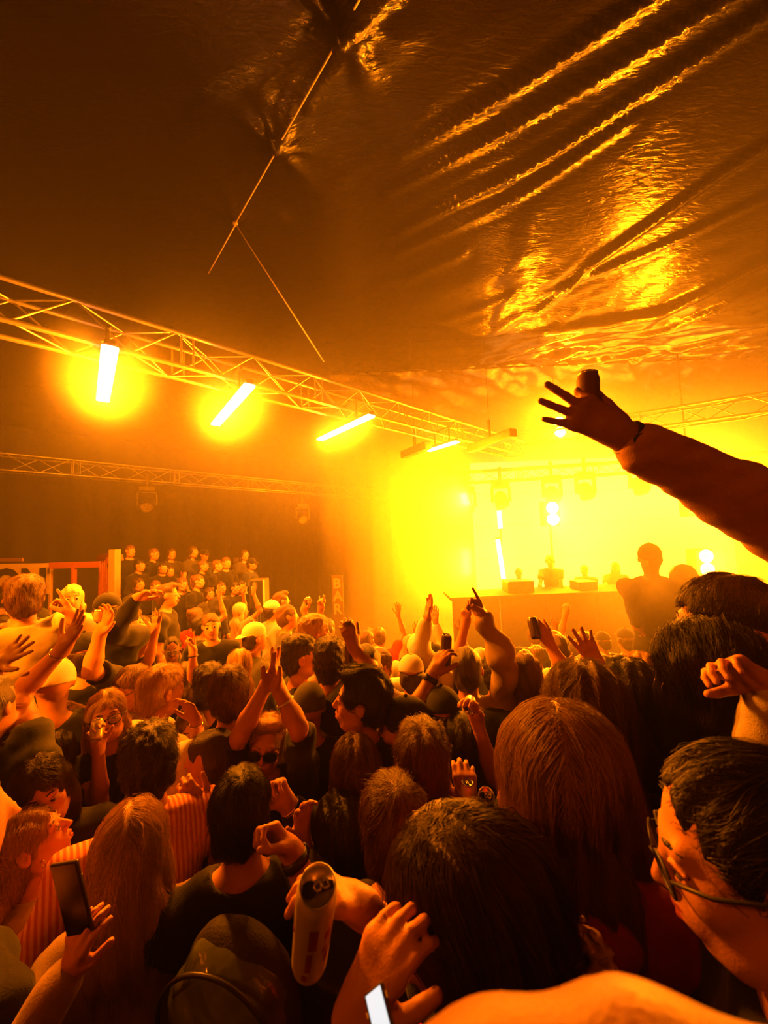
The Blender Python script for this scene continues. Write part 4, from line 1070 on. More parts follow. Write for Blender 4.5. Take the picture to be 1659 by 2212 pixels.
# ---------------- drinks, phones
M_can = mat('can_aluminium', (0.75, 0.72, 0.66), 0.28, 0.85); M_canlabel = mat('can_print', (0.80, 0.66, 0.50), 0.35, 0.3, noise_amt=0.15, noise_scale=12)
M_canprint = mat('can_dark_print', (0.35, 0.06, 0.03), 0.4)
def can(label, base, top, r=0.0265, m=None, group=None, marks=False, gold=False):
    base = Vector(base); top = Vector(top); mt, L = frame_to(base, top)
    root = empty('drink_can', base, label, 'can', group); q = mt.copy(); q.translation = (0, 0, 0)
    bm = bmesh.new(); bm_lathe(bm, [(0, 0.006), (r*0.62, 0.004), (r*0.78, 0), (r*0.98, 0.010), (r, 0.016), (r, L-0.020), (r*0.97, L-0.014), (r*0.84, L-0.004)], 32, q); obj_bm('body', bm, m or M_canlabel, root, True)
    bm = bmesh.new(); bm_lathe(bm, [(r*0.84, L-0.004), (r*0.87, L), (r*0.83, L+0.001), (r*0.79, L-0.006), (0, L-0.006)], 32, q); obj_bm('lid', bm, M_can, root, True)
    bm = bmesh.new()
    bm_lathe(bm, [(0, L-0.0052), (r*0.34, L-0.0052)], 18, q @ Matrix.Translation((-r*0.36, 0, 0))); obj_bm('opening', bm, mat('can_inside', (0.01, 0.01, 0.01), 0.6), root)
    bm = bmesh.new()
    for rr, xx in ((r*0.17, r*0.02), (r*0.15, r*0.38)):
        bm_sweep(bm, [q @ Vector((xx+rr*math.cos(a), rr*math.sin(a), L-0.003)) for a in [2*PI*i/16 for i in range(16)]], 0.0016, 6, True)
    obj_bm('ring_pull', bm, M_can, root, True)
    if marks:
        bm = bmesh.new()
        for (z0, z1, a0, a1) in marks:
            n = 6
            for i in range(n):
                A0 = a0+(a1-a0)*i/n; A1 = a0+(a1-a0)*(i+1)/n
                vs = [bm.verts.new(q @ Vector((r*1.012*math.cos(A), r*1.012*math.sin(A), z))) for A, z in ((A0, z0*L), (A1, z0*L), (A1, z1*L), (A0, z1*L))]; bm.faces.new(vs)
        obj_bm('printed_label', bm, M_canprint, root)
    return root
def can_in_hand(label, g, i, L=0.168, r=0.0265, up=(0, 0, 1), slide=0.4, m=None, marks=False, group=None, off=0.0):
    a = g.arms[i]; f, n, t = hand_frame(a, i); s = g.s
    c = a['w']+(f*0.078+n*(r+0.018)+t*off)*s
    c = W(g, c); u = Vector(up)
    if u.length < 0.5: u = g.M.to_3x3() @ t
    u.normalize()
    return can(label, c-u*L*slide, c+u*L*(1-slide), r, m, group, marks)
# ================================================================== the people the photograph singles out, nearest first
A = arm
# --- 1 girl with pulled back dark hair and scrunchie, holding can and phone
G1 = person('front girl seen from behind, long dark hair gathered low at the right in a scrunchie', (1022, 1965), 0.60, 46, 4, -28, -6, w=True, hair='pony', hc='dark', sk=0, top=('tee', 'black', 0.5),
    arms=(A((768, 2195, 0.50), (838, 2050, 0.50), (0.65, 0.6, -0.2), 'hold', e=(820, 2420, 0.50)), None),
    extra=[((1130, 1870, 0.60), (1200, 2060, 0.62), 0.045, 0.022), ((1060, 1940, 0.58), (1215, 2090, 0.60), 0.07, 0.018), ((950, 1920, 0.60), (1070, 2120, 0.60), 0.075, 0.05)],
    n_str=7000, str_len=0.33, hf=0.005, vol=0.010, tie=(0.150, -0.085, -0.075), seed=3, hair_h=0.005, fly=0.03, face=True, brows=False, length=0.5)
# --- 2 woman with glasses at the right edge, looking down
G2 = person('woman with dark rimmed glasses at the right edge, looking down, dark hair pulled back', (1618, 1852), 0.50, 110, 0, -14, 4, w=True, hair='bun', hc='black', sk=0, top=('tee', 'black', 0.5), n_str=4000, str_len=0.14, tie=(0, -0.12, 0.07), hf=0.0035, face=True, glass='clear', seed=5, look=(0, 0.35), hair_h=0.005)
# --- 3 bare arm right at the lens, skin tone darkened in place of shade
G3 = person('person beside the camera whose bare arm crosses the bottom of the view', (3300, 1450), 0.20, 97, w=True, hair='bob', hc='dark', sk=3, s=1.03, top=('tank', 'black', 0),
    arms=(A((420, 2660, 0.17), (200, 2600, 0.18), (0, 0, -1), 'relax', e=(1420, 2440, 0.155)), None), hf=None, h=0.009, seed=9)
# --- 4 auburn long hair, red top
G4 = person('woman with long straight auburn hair and a red top, tallest hair right of the middle', (1200, 1672), 0.78, 8, 0, -6, 4, w=True, hair='long', hc='auburn', sk=1, top=('hood', 'red', 1.9), length=0.95, vol=0.012, n_str=9000, str_len=0.50, seed=4,
    extra=[((1180, 1640, 0.84), (1290, 1900, 0.80), 0.075, 0.045), ((1260, 1640, 0.80), (1370, 1900, 0.80), 0.07, 0.035), ((1150, 1650, 0.80), (1180, 1860, 0.80), 0.055, 0.02), ((1230, 1640, 0.80), (1300, 1800, 0.82), 0.09, 0.08)], hair_h=0.006, fly=0.04, str_r=0.00045)
# --- 5 woman behind 4
G5 = person('woman with brown straight hair right behind the auburn haired one, nearer the stage', (1262, 1545), 1.02, 6, 0, -4, 3, w=True, hair='long', hc='brown', top=('tee', 'black', 0.5), vol=0.018, n_str=6000, str_len=0.45, seed=6, extra=[((1280, 1530, 1.05), (1390, 1680, 1.05), 0.09, 0.06)], fly=0.04)
G6 = person('dark haired woman between the brown haired woman and the curly haired one', (1366, 1515), 1.25, 4, w=True, hair='long', hc='black', top=('tee', 'black', 0.5), vol=0.014, n_str=3000, str_len=0.4, seed=8)
G7 = person('blonde head peeking over the dark haired woman, in front of the booth edge', (1384, 1462), 1.9, 0, w=True, hair='long', hc='blonde', top=('tee', 'tan', 0.5), n_str=1500, str_len=0.35, seed=11)
G8 = person('man with dark short hair at the right looking left, eyes just above a curly head', (1566, 1350), 1.0, 114, 0, -6, w=False, hair='short', hc='dark', sk=2, top=('tee', 'black', 0.55), n_str=3000, str_len=0.04, hf=0.005, face=True, seed=12, vol=0.004)
G9 = person('woman with a long mass of curly dark hair and hoop earring at the right', (1528, 1462), 0.92, 78, 0, -8, w=True, hair='long', hc='black', sk=1, top=('tee', 'charcoal', 0.5), vol=0.018, n_str=5000, str_len=0.40, seed=13, curl=0.008, hf=0.005, face=True, extra=[((1540, 1500, 0.95), (1590, 1680, 0.92), 0.09, 0.06), ((1500, 1500, 0.95), (1490, 1640, 0.92), 0.06, 0.04)], fly=0.2)
G10 = person('brown haired head cut by the right edge behind the looking man', (1660, 1362), 1.3, 0, w=True, hair='long', hc='brown', top=('tee', 'black', 0.5), n_str=2000, str_len=0.35, seed=14)
G11 = person('person cut off by the right edge in a cream knit, clasping hands at chest height', (1880, 1290), 0.95, 70, w=True, hair='long', hc='brown', sk=0, top=('shirt', 'cream', 1.9),
    arms=(A((1652, 1478, 0.78), (1545, 1425, 0.78), (0.1, -0.6, -0.6), 'hold', e=(1668, 1700, 0.80)), A((1730, 1405, 0.84), (1620, 1380, 0.84), (-0.2, 0.3, -0.8), 'fist', e=(1900, 1600, 0.9))), hand_h=0.004, seed=15)
M_watch = mat('watch_strap', (0.03, 0.025, 0.02), 0.4)
# --- 12 the raised arm with can
G12 = person('person off the right edge, only a raised arm in a shirt sleeve in view', (2120, 1150), 0.86, 63, w=False, hair='short', hc='dark', sk=2, s=1.06, floor=0.42, top=('shirt', 'rust', 1.80), 
    arms=(A((1338, 938, 0.78), (1250, 888, 0.79), (0.15, 0.9, 0.25), 'three', e=(1590, 1062, 0.79)), None), hand_h=0.0035, h=0.009, wrk=0.009, seed=16)
# --- 14 backpack man
G14 = person('man in black t-shirt seen from behind wearing a dark backpack with a clear panel', (521, 1748), 1.12, -6, 0, 0, 0, hair='short', hc='black', sk=1, top=('tee', 'black', 0.55), arms=(None, A((632, 1842, 1.02), (592, 1800, 1.02), (-0.6, -0.6, 0.2), 'fist', e=(690, 1990, 1.0))), n_str=6000, str_len=0.045, seed=17, hand_h=0.004, wide=1.12, vol=0.004, hair_h=0.005, h=0.009, neck=1.05)
# --- 15 striped shirt
def striped():
    m = mat('striped_shirt', (0.75, 0.30, 0.20), 0.8, spec=0.2); nt = m.node_tree; b = nt.nodes['Principled BSDF']
    tc = nt.nodes.new('ShaderNodeTexCoord'); wv = nt.nodes.new('ShaderNodeTexWave'); wv.inputs['Scale'].default_value = 22; wv.bands_direction = 'X'; wv.inputs['Distortion'].default_value = 0.6; wv.inputs['Detail'].default_value = 0
    nt.links.new(tc.outputs['Object'], wv.inputs['Vector']); rp = nt.nodes.new('ShaderNodeValToRGB'); rp.color_ramp.elements[0].position = 0.45; rp.color_ramp.elements[1].position = 0.55
    rp.color_ramp.elements[0].color = (0.85, 0.42, 0.30, 1); rp.color_ramp.elements[1].color = (0.55, 0.13, 0.08, 1)
    nt.links.new(wv.outputs['Fac'], rp.inputs[0]); nt.links.new(rp.outputs[0], b.inputs['Base Color']); return m
G15 = person('man with curly topped dark hair in a pink striped collared shirt, seen from behind', (320, 1645), 1.28, 8, 0, -4, hair='curly', hc='dark', sk=1, top=('shirt', striped(), 1.6), n_str=5000, str_len=0.04, seed=18, vol=0.002, h=0.009, wide=1.1, hair_h=0.005)
# --- 16 blonde with phone
G16 = person('long haired blonde girl in a fuzzy cardigan from behind, holding up a dark phone', (287, 1826), 1.06, -4, 0, -6, -3, w=True, hair='long', hc='blonde', sk=0, top=('shirt', 'tan', 1.85), length=1.25, vol=0.0, n_str=8000, str_len=0.55, seed=19,
    extra=[((270, 1850, 1.02), (240, 2080, 0.95), 0.06, 0.04)], arms=(A((160, 2085, 0.84), (176, 1985, 0.80), (0.15, 0.2, 0.15), 'hold', hint=(-0.6, -0.4, -1)), None), hand_h=0.004, fly=0.05, str_r=0.00045)
G17 = person('girl in profile at the left, mouth open, gazing up with hair tucked behind her ear', (62, 1822), 1.22, -95, 0, 22, 0, w=True, hair='bob', hc='darkblonde', sk=0, top=('tank', 'tan', 0), n_str=3500, str_len=0.22, hf=0.004, face=True, seed=20, mouth=0.004)
G18 = person('girl in profile cut by the left edge with straight dark blonde hair', (-18, 1842), 1.2, -93, 0, 4, 0, w=True, hair='long', hc='darkblonde', sk=0, top=('tank', 'white', 0), n_str=2500, str_len=0.3, hf=0.004, face=True, seed=21)
G19 = person('person cut by the lower left corner, bare shoulder', (-120, 1790), 0.80, -85, w=True, hair='bob', hc='dark', sk=0, top=('tube', 'black', 0), seed=22)
G20 = person('dark haired girl at the left turning her face to the camera', (92, 1712), 1.32, 181, 0, -4, 12, w=True, hair='long', hc='dark', sk=1, top=('tee', 'black', 0.5), n_str=4000, str_len=0.35, hf=0.0035, face=True, look=(0.4, 0), seed=23, vol=0.004)
G21 = person('long fair hair seen from behind at the left edge, beside the dark haired girl', (30, 1640), 1.75, 0, w=True, hair='long', hc='darkblonde', top=('tee', 'tan', 0.5), n_str=2500, str_len=0.4, seed=24)
G22 = person('dark bobbed head between the face-turning girl and the bare shouldered woman', (118, 1640), 1.62, -5, w=True, hair='bob', hc='dark', top=('tee', 'black', 0.5), n_str=2500, str_len=0.2, seed=25)
G23 = person('fair haired woman with tight ponytail and bare shoulders, looking down to the left', (120, 1572), 1.92, 112, 0, -10, 0, w=True, hair='ponytail', hc='blonde', sk=1, top=('tube', 'white', 0), n_str=2500, str_len=0.08, hf=0.005, face=True, seed=26)
G24 = person('blonde woman in glasses drinking from a tall can', (230, 1546), 1.78, 180, 0, 6, 4, w=True, hair='long', hc='blonde', sk=1, top=('tee', 'black', 0.5), arms=(None, A((212, 1612, 1.64), (206, 1580, 1.62), (0.2, -0.2, 0.1), 'hold')), n_str=2000, str_len=0.3, hf=0.005, face=True, glass='clear', seed=27)
G25 = person('person in a plain pale skull cap seen from behind at the left', (115, 1478), 1.85, 0, 0, 0, hair=None, sk=1, top=('tee', 'black', 0.55), hat=('white', 'beanie'), seed=28)
G26 = person('broad man in a brightly lit pale shirt at the left, arm stretched out pointing', (52, 1292), 2.15, 4, 0, 0, hair='messy', hc='brown', sk=1, wide=1.2, top=('shirt', 'cream', 1.75), arms=(A((-120, 1400, 2.1), (-160, 1380, 2.1), (0, 0, -1)), A((160, 1336, 2.0), (140, 1300, 2.0), (-0.4, -0.4, -0.2), 'point', e=(128, 1345, 2.35))), n_str=2000, str_len=0.035, seed=29, wrk=0.010, h=0.010)
G27 = person('man in dark glasses with light collar looking left, beside the short haired blond man', (284, 1484), 2.1, 118, 0, -14, hair='short', hc='brown', sk=1, top=('shirt', 'cream', 1.6), hf=0.005, face=True, glass='clear', n_str=1500, str_len=0.035, seed=30)
G28 = person('short haired blond man in a bright pale shirt looking to the right', (350, 1494), 1.85, -64, 0, -6, hair='messy', hc='darkblonde', sk=1, top=('shirt', 'cream', 1.8), n_str=3000, str_len=0.035, seed=31, wrk=0.008, hf=0.006)
G29 = person('dark capped person raising a brightly lit bare arm with a cup', (182, 1414), 2.25, 0, hair='short', hc='dark', sk=0, hat=('black', 'front'), top=('tee', 'black', 0.8), arms=(None, A((217, 1367, 2.0), (236, 1322, 2.0), (-0.3, -0.9, 0), 'claw', e=(197, 1450, 1.98))), hand_h=0.0045, seed=32)
G30 = person('person in a dark cap reaching a black sleeve and lit hand to the right', (232, 1320), 2.75, 0, hair='short', hc='dark', hat=('black', 'front'), top=('tee', 'black', 1.95), arms=(None, A((293, 1294, 2.45), (334, 1272, 2.45), (0, -0.3, -0.9), 'claw', e=(245, 1372, 2.5))), seed=33)
G31 = person('fair haired woman in profile raising a wide open palm', (306, 1382), 3.0, -82, w=True, hair='bob', hc='darkblonde', top=('tee', 'charcoal', 0.5), arms=(None, A((336, 1362, 2.7), (340, 1322, 2.7), (0, -1, 0), 'open', e=(322, 1425, 2.7), flip=True)), seed=34)
G32 = person('person cut by the left edge raising a reddish forearm with a bracelet', (-30, 1530), 1.42, -40, hair='short', hc='dark', sk=2, top=('tee', 'black', 0.4), arms=(None, A((136, 1402, 1.62), (172, 1345, 1.62), (-0.5, -0.8, 0), 'open', e=(40, 1500, 1.62), flip=True)), hand_h=0.004, seed=35)
G33 = person('person beyond the left edge whose dark hand reaches in', (-120, 1480), 1.75, -40, hair='short', hc='dark', sk=3, top=('tee', 'black', 0.9), arms=(None, A((-5, 1432, 1.6), (50, 1395, 1.6), (-0.3, -0.8, 0), 'open')), seed=36)
G34 = person('young man in white t-shirt with neat brown hair from behind, left of the middle', (496, 1496), 1.72, -4, hair='short', hc='brown', sk=1, top=('tee', 'white', 0.6), n_str=4000, str_len=0.045, seed=37, vol=0.004, h=0.010, neck=1.05)
G35 = person('grinning young man in black facing the camera on the left', (456, 1352), 3.6, 178, 0, 0, 4, hair='short', hc='brown', sk=0, top=('tee', 'black', 0.55), hf=0.006, face=True, seed=38)
G36 = person('man in slim sunglasses and black t-shirt, both hands meeting overhead', (573, 1608), 1.62, 172, 0, 0, -10, s=0.93, hair='quiff', hc='darkblonde', sk=1, top=('tee', 'black', 0.85), arms=(A((602, 1488, 1.5), (592, 1440, 1.5), (0.9, 0.2, 0), 'flat', e=(645, 1572, 1.5)), A((578, 1474, 1.52), (598, 1425, 1.5), (-0.9, 0.1, 0), 'flat', e=(518, 1590, 1.55))), hf=0.0045, face=True, glass='dark', n_str=2500, str_len=0.04, hand_h=0.004, seed=39)
G37 = person('black haired man in profile facing left with black shirt, just right of the clapping hands', (780, 1512), 1.56, 84, 0, 4, 0, hair='quiff', hc='black', sk=1, top=('hood', 'black', 1.7), arms=(A((622, 1738, 1.35), (590, 1690, 1.33), (0.2, -0.7, -0.4), 'fist', hint=(0, 0, -1), e=(672, 1800, 1.38)), None), n_str=4000, str_len=0.05, hf=0.0045, face=True, hand_h=0.004, seed=40, vol=0.005)
G38 = person('girl with straight brown hair to her back, in the middle of the crowd', (768, 1662), 1.38, -2, w=True, hair='long', hc='brown', sk=1, top=('tee', 'black', 0.5), n_str=5000, str_len=0.42, vol=0.010, seed=41)
G39 = person('black bobbed head in the middle, directly above the held drink can', (738, 1802), 1.24, 4, w=True, hair='bob', hc='black', sk=1, top=('tee', 'black', 0.9), arms=(A((652, 1798, 1.2), (655, 1740, 1.18), (0.6, -0.6, 0), 'claw', e=(668, 1880, 1.2)), None), n_str=4000, str_len=0.2, vol=0.014, seed=42, hand_h=0.004)
G40 = person('boy with floppy brown hair and bare neck in black, right behind the front girl', (850, 1782), 1.02, 4, hair='messy', hc='brown', sk=1, top=('tee', 'black', 0.55), n_str=6000, str_len=0.075, vol=0.004, seed=43, s=0.93)
G41 = person('man with tousled brown hair in a rust red t-shirt, holding two cans', (914, 1644), 1.22, -4, hair='messy', hc='brown', sk=1, top=('tee', 'darkred', 0.7), arms=(None, A((1012, 1752, 1.18), (1008, 1718, 1.2), (0.1, 0.6, -0.2), 'hold', e=(985, 1850, 1.1))), n_str=6000, str_len=0.05, vol=0.004, seed=44, hand_h=0.004)
G42 = person('bearded man in a black cap in profile, half hidden behind the rust red shirt', (872, 1572), 1.55, 86, hair='short', hc='dark', sk=1, hat=('black', 'back'), top=('tee', 'black', 0.6), hf=0.005, face=True, seed=45)
G43 = person('dark capped man holding a tall can up high, watch on his wrist', (956, 1548), 1.62, 10, 0, -6, hair='short', hc='dark', sk=2, hat=('black', 'front'), top=('tee', 'black', 0.5), arms=(A((934, 1458, 1.66), (952, 1420, 1.68), (0.7, 0.5, 0), 'hold', e=(898, 1538, 1.62)), None), hand_h=0.004, seed=46)
G44 = person('person in a dark bucket hat reaching up with a gold based can', (1003, 1608), 1.52, 4, w=True, hair='bob', hc='black', sk=1, top=('tee', 'black', 0.4), arms=(None, A((1030, 1556, 1.42), (1014, 1518, 1.40), (-0.5, -0.6, 0), 'hold', e=(1062, 1672, 1.42))), hand_h=0.004, seed=47, vol=0.012, n_str=1500, str_len=0.2)
G45 = person('man in a bomber jacket with one thick sleeve raised, finger pointing at the stage', (1010, 1446), 2.15, -4, hair='short', hc='dark', sk=2, top=('hood', 'tan', 1.93), arms=(None, A((1044, 1338, 1.92), (1022, 1296, 1.92), (-0.6, -0.6, 0), 'point', e=(1086, 1418, 1.9))), hand_h=0.0045, wrk=0.012, seed=48, h=0.010)
G46 = person('man with short brown hair and black t-shirt seen from behind, facing the booth', (1136, 1464), 1.98, 2, hair='short', hc='brown', sk=1, top=('tee', 'black', 0.55), n_str=3500, str_len=0.03, seed=49)
G47 = person('fair haired woman holding a can up in front of the booth', (1262, 1474), 1.75, 0, w=True, hair='bob', hc='darkblonde', sk=1, top=('tee', 'black', 0.4), arms=(A((1187, 1389, 1.9), (1160, 1352, 1.9), (-0.3, 0.6, 0.3), 'hold', e=(1222, 1452, 1.85)), None), hand_h=0.0045, seed=50)
G48 = person('person behind the brown haired woman with a spread hand raised', (1316, 1476), 1.75, 0, hair='short', hc='dark', top=('tee', 'black', 0.6), arms=(A((1292, 1440, 1.55), (1262, 1388, 1.55), (0, -1, 0), 'open', e=(1310, 1520, 1.55)), None), seed=51)
G49 = person('person in a white cap worn forwards, closure strap seen from behind', (889, 1456), 2.45, 0, hair='short', hc='dark', hat=('white', 'front'), top=('tee', 'black', 0.55), seed=52)
G50 = person('person in a pale cap and white long sleeve, arm raised to clap', (906, 1408), 2.75, -4, hair='short', hc='brown', hat=('white', 'front'), top=('tee', 'white', 1.9), arms=(None, A((922, 1340, 2.6), (928, 1305, 2.6), (-0.8, -0.3, 0), 'flat', e=(905, 1400, 2.6))), seed=53)
G51 = person('dark person holding up a long dark can against the haze', (790, 1444), 2.0, 2, hair='short', hc='black', sk=2, top=('tee', 'black', 0.9), arms=(A((764, 1398, 1.95), (752, 1360, 1.95), (-0.3, 0.7, 0), 'hold', e=(802, 1450, 1.9)), None), seed=54)
G52 = person('curly haired man smiling towards the camera, near the dark can', (820, 1444), 2.6, 168, 0, 0, hair='curly', hc='brown', sk=1, top=('shirt', 'white', 0.6), hf=0.005, face=True, seed=55, n_str=1000, str_len=0.03)
G53 = person('man in a white strap vest with short dark hair seen from behind', (712, 1428), 2.1, -4, hair='curly', hc='dark', sk=0, top=('tank', 'cream', 0), n_str=2500, str_len=0.03, seed=56)
G54 = person('man with round dark skull cap seen from behind', (668, 1528), 1.88, -4, hair=None, sk=2, hat=('charcoal', 'beanie'), top=('tee', 'black', 0.55), seed=57)
G55 = person('man with curly dark hair in profile to the right, ear bare', (650, 1418), 2.3, -82, hair='curly', hc='dark', sk=1, top=('tee', 'black', 0.55), hf=0.005, face=True, n_str=1500, str_len=0.03, seed=58)
G56 = person('tall fair curly haired man in profile to the right with a bright collar', (680, 1368), 2.65, -76, hair='curly', hc='blonde', sk=1, top=('shirt', 'white', 1.6), hf=0.006, face=True, n_str=1500, str_len=0.03, seed=59)
G57 = person('man in a white cap turned to the right', (552, 1376), 3.2, -70, hair='short', hc='dark', hat=('white', 'back'), sk=1, top=('tee', 'charcoal', 0.6), seed=60)
G58 = person('blonde head seen from behind, left of the clapping hands', (518, 1440), 2.5, -4, w=True, hair='bob', hc='blonde', top=('tee', 'charcoal', 0.5), n_str=1500, str_len=0.2, seed=61)
G59 = person('dark wavy head just left of the white t-shirt man', (452, 1482), 2.05, -6, hair='curly', hc='dark', top=('tee', 'black', 0.6), n_str=2000, str_len=0.04, seed=62)
G60 = person('woman with a bracelet whose hand is turned up before her smiling face', (412, 1578), 1.9, 184, 0, 0, 6, w=True, hair='long', hc='brown', sk=1, top=('tank', 'black', 0), arms=(A((423, 1556, 1.68), (400, 1512, 1.66), (-0.3, -0.5, 0.4), 'relax', e=(428, 1655, 1.70)), None), hf=0.005, face=True, hand_h=0.004, seed=63)
G61 = person('black woman in round glasses and earrings facing the camera on the left', (372, 1404), 3.3, 180, w=True, hair='bun', hc='black', sk=3, top=('tee', 'black', 0.5), hf=0.006, face=True, glass='clear', seed=64)
G62 = person('person with a parted dark hair raising a brightly lit wrist and thumb', (402, 1462), 2.65, -4, w=True, hair='bob', hc='dark', sk=0, top=('tee', 'black', 0.4), arms=(None, A((417, 1410, 2.4), (412, 1372, 2.4), (-0.3, -0.9, 0), 'horns', e=(416, 1462, 2.4))), seed=65)
G63 = person('man in profile to the right with dark wavy hair and white collar, left side', (277, 1346), 3.2, -86, hair='messy', hc='dark', sk=0, top=('shirt', 'white', 1.6), hf=0.006, face=True, seed=66)
G64 = person('young man in a dark crew neck looking right, above the open palm', (363, 1286), 4.1, -102, hair='quiff', hc='brown', sk=0, top=('tee', 'black', 0.6), hf=0.006, face=True, seed=67)
G65 = person('pointing person behind the dark cap, forefinger up before the haze', (692, 1372), 3.7, 0, hair='short', hc='dark', top=('tee', 'black', 0.6), arms=(None, A((692, 1320, 3.7), (694, 1298, 3.7), (0, -1, 0), 'point')), seed=68)
G66 = person('man in profile with arm flung up before the haze', (622, 1332), 3.9, -80, hair='short', hc='brown', top=('tee', 'charcoal', 0.5), arms=(None, A((656, 1316, 3.6), (666, 1296, 3.6), (0, -1, 0), 'fist')), seed=69)
G67 = person('long blonde hair and white top behind the shaded woman by the fence', (156, 1292), 3.3, 180, w=True, hair='long', hc='blonde', sk=1, top=('shirt', 'cream', 0.8), hf=0.006, face=True, seed=70)
print('named people', len([o for o in bpy.data.objects if o.name.startswith('person')]))
# ================================================================== cans, phones, bags, trinkets
def ring(name, parent, c, axis_, r, t, m, g=None):
    bm = bmesh.new(); mt, _ = frame_to(Vector(), Vector(axis_)); q = Matrix.Translation(c) @ mt
    bm_sweep(bm, [q @ Vector((r*math.cos(2*PI*i/24), r*math.sin(2*PI*i/24), 0)) for i in range(24)], t, 6, True)
    return obj_bm(name, bm, m, parent, True)
M_gold = mat('gold', (0.9, 0.65, 0.25), 0.25, 1.0)
def wrist_band(name, g, i, m, t=0.0035, r=0.031, back=0.02, wide=False):
    a = g.arms[i]; ax = (a['w']-a['e']).normalized(); c = a['w']-ax*back*g.s
    if wide:
        bm = bmesh.new(); mt, _ = frame_to(Vector(), ax); q = g.up @ (Matrix.Translation(c) @ mt)
        bm_lathe(bm, [(r-0.002, -0.011), (r+0.003, -0.011), (r+0.003, 0.011), (r-0.002, 0.011)], 24, q)
        o = obj_bm(name, bm, m, g.root, True)
        bm = bmesh.new(); dd = (Vector(a['n'])*-1); dd = (dd-ax*dd.dot(ax)).normalized(); cc = g.up @ (c+dd*(r+0.004)); mt2, _ = frame_to(Vector(), dd)
        bm_lathe(bm, [(0, 0.004), (0.013, 0.004), (0.015, 0.002), (0.015, -0.003), (0, -0.003)], 20, Matrix.Translation(cc) @ mt2); obj_bm('watch_face', bm, M_black, o, True)
        return o
    return ring(name, g.root, g.up @ c, ax, r, t, m)
# front can: leaning towards the lens, lid in view
cb, ct = P(668, 2078, 0.61), P(686, 1912, 0.50); print('can length', (ct-cb).length)
can('tall drink can with open lid held in the front, tilted to the camera', cb, ct, 0.0265, marks=[(0.55, 0.80, -2.0, -1.55), (0.25, 0.50, -2.05, -1.75), (0.62, 0.72, -1.2, -0.9), (0.30, 0.42, -1.1, -0.8), (0.12, 0.2, -2.2, -1.9), (0.46, 0.52, -1.25, -1.0)])
# holder of the front can: a separate person hidden behind the pulled back hair
G70 = person('person hidden behind the front girl, only forearm and hand around the tilted can showing', (1150, 2010), 0.86, 20, w=True, s=0.9, hair='bob', hc='black', sk=1, top=('tee', 'black', 0.8), arms=(A((782, 1960, 0.60), (712, 1925, 0.565), (-0.55, -0.25, -0.5), 'hold', e=(930, 2085, 0.68)), None), hand_h=0.0035, h=0.009, seed=80)
wrist_band('bracelet', G43, 0, M_watch, wide=True); wrist_band('wristwatch', G12, 0, M_watch, wide=True, r=0.036, back=0.025)
wrist_band('bracelet', G60, 0, M_gold, 0.002, 0.027); wrist_band('bracelet', G36, 0, mat('festival_band', (0.8, 0.75, 0.6), 0.6), 0.004, 0.032, 0.06); wrist_band('bracelet', G32, 1, M_gold, 0.003, 0.032, 0.03)
wrist_band('bracelet', G37, 0, M_gold, 0.004, 0.032, 0.01); wrist_band('wristwatch', G14, 1, M_watch, wide=True); wrist_band('bracelet', G29, 1, M_watch, 0.003, 0.028, 0.03); wrist_band('bracelet', G62, 1, M_watch, 0.003, 0.028, 0.02)
# hanging festival band ribbon on the raised wrist
bm = bmesh.new(); a_, b_ = P(947, 1460, 1.63), P(951, 1512, 1.63); bm_box(bm, (-0.008, -0.001, 0), (0.008, 0.001, (b_-a_).length), 0.0, frame_to(a_, b_)[0]); o = obj_bm('fabric_ribbon', bm, mat('festival_band', (0.8, 0.75, 0.6))); tag(o, 'pale fabric festival ribbon hanging from the wrist that holds the tall can', 'ribbon')
# cans in hands
can('can held high by the raised arm at the right, dark against the glow', P(1270, 890, 0.80), P(1270, 806, 0.80), 0.0235, mat('can_matte', (0.22, 0.10, 0.05), 0.6))
M_candark = mat('can_dark', (0.12, 0.08, 0.05), 0.35, 0.5)
can('tall dark patterned can held up left of the thick raised sleeve', P(962, 1438, 1.72), P(965, 1371, 1.72), 0.024, M_candark)
can('long dark can held up left of the middle of the crowd', P(753, 1436, 1.97), P(754, 1340, 1.97), 0.021, M_candark)
can('slim can tilted in the hand right of the thick raised sleeve', P(1159, 1380, 1.88), P(1149, 1335, 1.92), 0.0265, M_candark)
can('can the blonde woman in glasses is drinking from', P(207, 1600, 1.58), P(211, 1556, 1.62), 0.0235, M_canlabel)
can('gold based can turned towards the camera in a raised hand, middle of the crowd', P(1016, 1512, 1.50), P(1013, 1532, 1.39), 0.022, M_can)
can('upright small can above the front girl, left of its twin', P(1010, 1742, 1.12), P(1010, 1690, 1.12), 0.019, M_canlabel)
can('tipped shiny can above the front girl, right of its twin', P(1058, 1752, 1.20), P(1050, 1718, 1.14), 0.0265, M_can)
can('can with shiny lid tipped over the striped shoulder at the left', P(414, 1712, 1.42), P(398, 1730, 1.32), 0.0265, M_canlabel)
can('pale cup in the brightly lit raised hand at the left', P(213, 1342, 2.0), P(214, 1318, 2.0), 0.024, M_canlabel)
can('small dark can in the fist against the haze, left of the middle', P(664, 1316, 3.6), P(665, 1290, 3.6), 0.026, M_candark)
# hand with the tipped can over the striped shoulder
G71 = person('person beyond the striped shirt whose bent arm holds a tipped can', (452, 1640), 1.55, 60, hair='short', hc='dark', sk=1, top=('tee', 'black', 0.5), arms=(A((444, 1752, 1.36), (412, 1722, 1.34), (0.1, 0.5, -0.5), 'hold', e=(490, 1830, 1.4)), None), seed=81)
